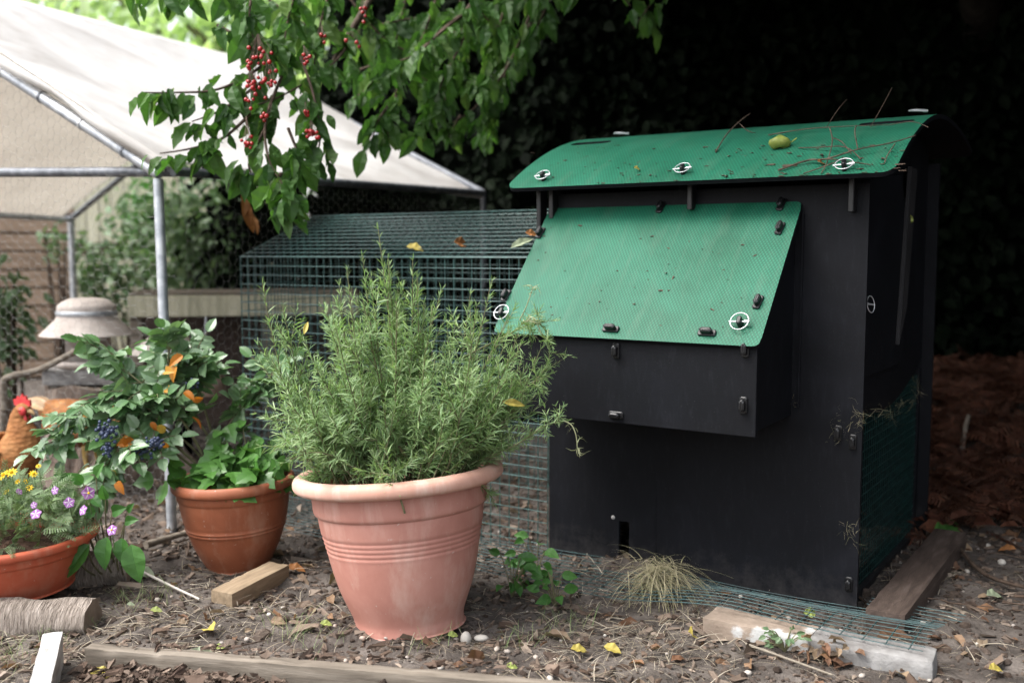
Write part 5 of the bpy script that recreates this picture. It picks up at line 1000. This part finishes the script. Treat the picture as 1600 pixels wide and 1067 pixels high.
for u, v, Y_, n, su, sv in cl_:
    topp = P(u+rng.normal(0, 4), v-sv-14, Y_+.05); stk = []
    for k in range(n):
        p = P(u+rng.uniform(-1, 1)*su*.8, v+rng.uniform(-1, 1)*sv, Y_+rng.normal(0, .02)); f = tmp if first else tmp.copy()
        if not first: COL.objects.link(f); f.parent = ch
        first = False; f.location = p-np.array(ch.location); f.scale = (rng.uniform(.8, 1.15),)*3; stk += tube(bez(topp, (topp+p)/2+rng.normal(0, .006, 3), p, 4), .0008, 3, False)
    part('fruit_stalk', stk, M_twig, ch)

# dead brown leaf hanging in the wire
dl = empty('dead_leaf', tuple(P(392, 330, 3.0)), 'long curled dead brown leaf hanging from the eave rail', 'dead leaf')
n = 5; pp = np.array([P(380, 300, 3.6), P(384, 312, 3.6), P(388, 325, 3.6), P(394, 338, 3.6), P(398, 345, 3.6)]); part('blade', [place(CH[0]*np.array([1, .8, 1]), CH[1], pp, np.array([.25, -.1, -1])+rng.normal(0, .15, (n, 3)), np.array([.3, -1, .1])+rng.normal(0, .3, (n, 3)), np.array([.09, .1, .09, .06, .05]))], M_orleaf, dl)
# ================================================================ single leaves and things lying about
def lone(name, label, p, size, yaw, mat, nrm=(0, 0, 1), cat='leaf', shape=None, group=None, dz=-.1):
    s_ = shape or leaf_t(1, .62, 6, .25, .2, .45, .15); d = np.array([[math.cos(yaw), math.sin(yaw), dz]]); b = [place(s_[0]-np.array([.5, 0, -.05]), s_[1], [p], d, [nrm], [size])]
    o = link(name, local_at(b, p), mat); o.location = p; m = o.modifiers.new('solid', 'SOLIDIFY'); m.thickness = .0006; return tag(o, label, cat, group)
def local_at(b, p): return [(x[0]-np.asarray(p),)+tuple(x[1:]) for x in b]
def onground(u, v, z=.012): q = G(u, v); q[2] = gh(q[0], q[1])+z; return q
for (u, v, s_, yaw, mat, lab, nr) in ((328, 997, .055, 2.2, M_yleaf, 'yellow curled leaf on the soil above the edging board', (.2, -.7, .7)), (1080, 1003, .05, 1.4, M_yleaf, 'yellow leaf standing upright left of the buff block', (.3, -.9, .3)), (957, 1022, .042, -.4, M_yleaf, 'oval yellow leaf on the soil near the bottom edge', (0, -.5, 1)), (1555, 936, .06, .3, M_paleleaf, 'grey green leaf on dark soil at the right edge', (0, -.3, 1)), (1437, 930, .045, .2, M_paleleaf, 'pale green leaf beside a yellow one right of the beam', (0, -.4, 1)), (1412, 938, .045, 2.5, M_orleaf, 'orange yellow leaf right beside the timber beam end', (0, -.4, 1)), (1556, 1056, .04, .3, M_yleaf, 'yellow leaf in the bottom right corner', (0, -.4, 1)), (463, 902, .055, .1, M_orleaf, 'dry orange leaf between the pots by the offcut', (0, -.3, 1)), (228, 905, .055, -.2, M_paleleaf, 'white backed leaf under the broad leaved seedling', (-.2, -.6, 1)), (318, 1038, .075, .2, M_paleleaf, 'large pale green leaf lying on the front bark', (0, -.4, 1)), (423, 1036, .045, 1.8, M_redleaf, 'red brown leaf on the edging board', (.3, -.8, .5)), (345, 1022, .03, .8, M_gyleaf, 'small green yellow leaf resting against the edging board', (0, -.5, .8)), (1266, 957, .04, .3, M_gyleaf, 'pale yellow leaf on the wire at the coop foot', (.2, -.8, .5)), (1573, 868, .05, 2.6, M_orleaf, 'orange leaf on the dark ground at the right', (0, -.4, 1)), (245, 960, .03, .3, M_gyleaf, 'pale green leaf in the dry grass by the log', (0, -.5, 1)), (205, 960, .02, .3, M_paleleaf, 'tiny pale leaf beside the white board', (0, -.5, 1)), (510, 985, .03, .2, M_gyleaf, 'green yellow leaf left of the large pot foot', (0, -.5, 1)), (800, 1052, .03, .4, M_gyleaf, 'small green leaf behind the edging board', (0, -.5, 1)), (905, 1024, .04, .1, M_yleaf, 'ragged yellow leaf left of the oval yellow leaf', (0, -.4, 1)), (708, 998, .03, .5, M_gyleaf, 'green leaf touching the right foot of the large pot', (.3, -.5, 1)), (160, 1062, .05, .1, M_yleaf, 'yellow leaf on the bark beside the white board', (0, -.5, 1))):
    q = onground(u, v, .016); 
    if u == 1266: q = P(1266, 957, 2.4)
    if u == 423: q = P(423, 1036, 2.14)
    lone('fallen_leaf', lab, q, s_, yaw, mat, nr)
# leaf litter heap by the grey block
B = []; n = 26; c_ = onground(1295, 1040); p = c_+rng.normal(0, 1, (n, 3))*np.array([.035, .025, .012])+np.array([0, 0, .015]); o = link('leaf_heap', [place(lt[0], lt[1], p, lying(n, .7)[0], lying(n, .7)[1], rng.uniform(.02, .04, n))], M_litter); tag(o, 'small heap of rusty dead leaves in front of the grey block', 'leaf heap', kind='stuff')
# leaves on the wire run
def rtop(u, v): 
    nw = np.append(-ey*(E1-E0)/yr, 1.); return onplane(u, v, C(0, 0, E0+.006), nw)
lone('fallen_leaf', 'pale yellow leaf lying on the wire run top', rtop(648, 388), .06, -.3, M_yleaf, (0, -.5, .8)); lone('fallen_leaf', 'dry brown leaf on the wire run top', rtop(720, 380), .06, .7, M_orleaf, (.2, -.8, .4))
lone('fallen_leaf', 'long grey green leaf caught at the lid corner', P(816, 379, 2.88), .085, .5, M_paleleaf, (-.3, -.8, .4), dz=.5, shape=leaf_t(1, .3, 6, .25, .2, .45, .15)); lone('fallen_leaf', 'orange curled leaf on the peg at the lid edge', P(830, 365, 2.86), .035, .2, M_orleaf, (0, -.8, .5)); lone('fallen_leaf', 'yellow leaf stuck in the rosemary arm', P(803, 630, 2.33), .055, .05, M_yleaf, (.1, -.9, .45), shape=leaf_t(1, .32, 6, .3, .25, .45, .15)); lone('fallen_leaf', 'dry yellow leaf standing in the left rosemary stems', P(478, 512, 2.34), .036, 1.2, M_yleaf, (.1, -1, .2), dz=1.8, shape=leaf_t(1, .3, 6, .25, .2, .45, .15))
lone('fallen_leaf', 'yellow leaf caught on the side board of the coop', P(1417, 345, 2.9), .05, 1.5, M_gyleaf, (0, -1, .2), dz=-2.)
# on the roof
def roofp(u, v, dz=.004): p, n = roof_hit(u, v); return C(p[0], p[1], p[2]+dz)
g_ = roofp(1218, 233, .016); o = link('green_fruit', local_at(sphere(g_, (.029, .021, .017), 20, 12)+tube([g_+np.array([.03, 0, .002]), g_+np.array([.045, .003, .012])], .002, 6), g_), noisy('green_fruit_skin', [(.3, (.1, .13, .02)), (.6, (.2, .24, .05)), (.8, (.13, .12, .04))], 30, 4, .5, .4, 50, .3, .003), smooth=True, loc=g_); tag(o, 'yellow green windfall fruit lying on the coop roof', 'fruit')
for vtx in o.data.vertices: vtx.co.z += .004*vnoise(vtx.co.x*60, vtx.co.y*60, s=3)
def rtwig(lab, pts, r, sides=()):
    q = [roofp(u, v, dz) for u, v, dz in pts]; t_ = empty('fallen_twig', tuple(q[0]), lab, 'twig'); B = tube(smoothprof3(np.array(q), 5), np.linspace(r, r*.5, 5*(len(q)-1)+1), 6)
    for s_ in sides: B += tube(smoothprof3(np.array([roofp(u, v, dz) for u, v, dz in s_]), 4), r*.55, 5)
    part('bark', B, M_twig, t_, True)
rtwig('long forked twig lying across the right end of the coop roof', [(1216, 270, .006), (1262, 257, .01), (1290, 258, .014), (1340, 247, .02), (1390, 236, .018), (1430, 220, .012)], .0028, ([(1262, 257, .01), (1300, 262, .02), (1360, 262, .006)], [(1283, 285, .004), (1292, 262, .012), (1300, 240, .03), (1295, 230, .05)], [(1248, 234, .004), (1275, 237, .01), (1320, 243, .02), (1345, 255, .01)], [(1398, 235, .016), (1386, 250, .01), (1382, 258, .005)], [(1330, 250, .015), (1315, 235, .02), (1300, 228, .02)], [(1340, 247, .02), (1335, 225, .03), (1338, 215, .03)], [(1255, 275, .005), (1285, 268, .01), (1310, 262, .015)]))
rtwig('short bent twig standing on the middle of the coop roof', [(1118, 240, .004), (1135, 222, .02), (1155, 210, .035), (1172, 202, .045)], .0022, ([(1155, 210, .03), (1168, 216, .02), (1180, 214, .01)],))
rtwig('thin twig sprawling along the back of the coop roof', [(1200, 216, .008), (1260, 209, .012), (1320, 205, .012), (1390, 203, .012)], .0018, ([(1290, 207, .01), (1308, 196, .04), (1322, 190, .06)], [(1360, 205, .01), (1380, 192, .05), (1392, 184, .08)], [(1390, 203, .012), (1425, 203, .02), (1450, 212, .02)]))
for u, v, s_, mat, lab in ((1283, 260, .03, M_orleaf, 'orange dead leaf under the ring clip on the roof right'), (996, 269, .026, M_yleaf, 'small yellow shred on the roof between two ring clips')):
    lone('fallen_leaf', lab, roofp(u, v, .008), s_, .6, mat, (0, -.7, .7))
B = []; n = 170
for k in range(n): p = roofp(rng.uniform(820, 1420), rng.uniform(228, 288), .002); B.append(place(chip[0], chip[1], [p], [np.append(rng.normal(0, 1, 2), 0)], [[0, -.2, 1]], [rng.gamma(2, .0035)+.002]))
tag(link('roof_debris', B, M_twig), kind='stuff')
B = []
for k in range(60): 
    p = onplane(rng.uniform(840, 1180), rng.uniform(345, 515), lpw, lnw); B.append(place(chip[0], chip[1], [p+lnw*.001], [rdir(1)[0]*.2+np.array([rng.normal(), rng.normal()*.5, 0])], [lnw], [rng.gamma(2, .0022)+.002]))
tag(link('lid_debris', B, M_twig), kind='stuff')
# stones by the large pot
for u, v, s_, lab in ((728, 996, .017, 'grey round stone right of the large pot foot'), (752, 994, .014, 'flat pinkish stone beside the grey round one')):
    q = onground(u, v, s_*.5); o = link('stone', local_at(sphere(q, (s_*(.8 if u < 740 else 1.3), s_*.8, s_*(1.1 if u < 740 else .6)), 14, 9), q), M_pebble, smooth=True, loc=q); tag(o, lab, 'stone')
# pale bamboo stick and rising stick at right
def stick(lab, pts, r, mat): q = np.array(smoothprof3(np.array(pts), 5)); o = link('stick', local_at(tube(q, np.linspace(r, r*.7, len(q)), 7), q[0]), mat, smooth=True, loc=q[0]); tag(o, lab, 'stick')
stick('pale thin stick lying between seedling and offcut', [onground(225, 905, .02), onground(270, 930, .015), onground(312, 948, .01)], .004, M_pebble)
stick('bare stick standing out of the brown cuttings', [P(1503, 712, 3.9), P(1506, 680, 3.9), P(1514, 648, 3.9)], .011, M_wood)
stick('dark branch lying on the ground at the right edge', [onground(1490, 855, .02), onground(1540, 905, .02), onground(1640, 935, .02)], .007, M_twig)
stick('short grey timber strip lying behind the seedling', [onground(228, 862, .02), onground(262, 850, .02), onground(292, 842, .02)], .012, M_wood)
stick('thin pale stalk lying in front of the buff block', [onground(1165, 1022, .02), onground(1240, 1048, .015), onground(1300, 1068, .01)], .003, M_straw)
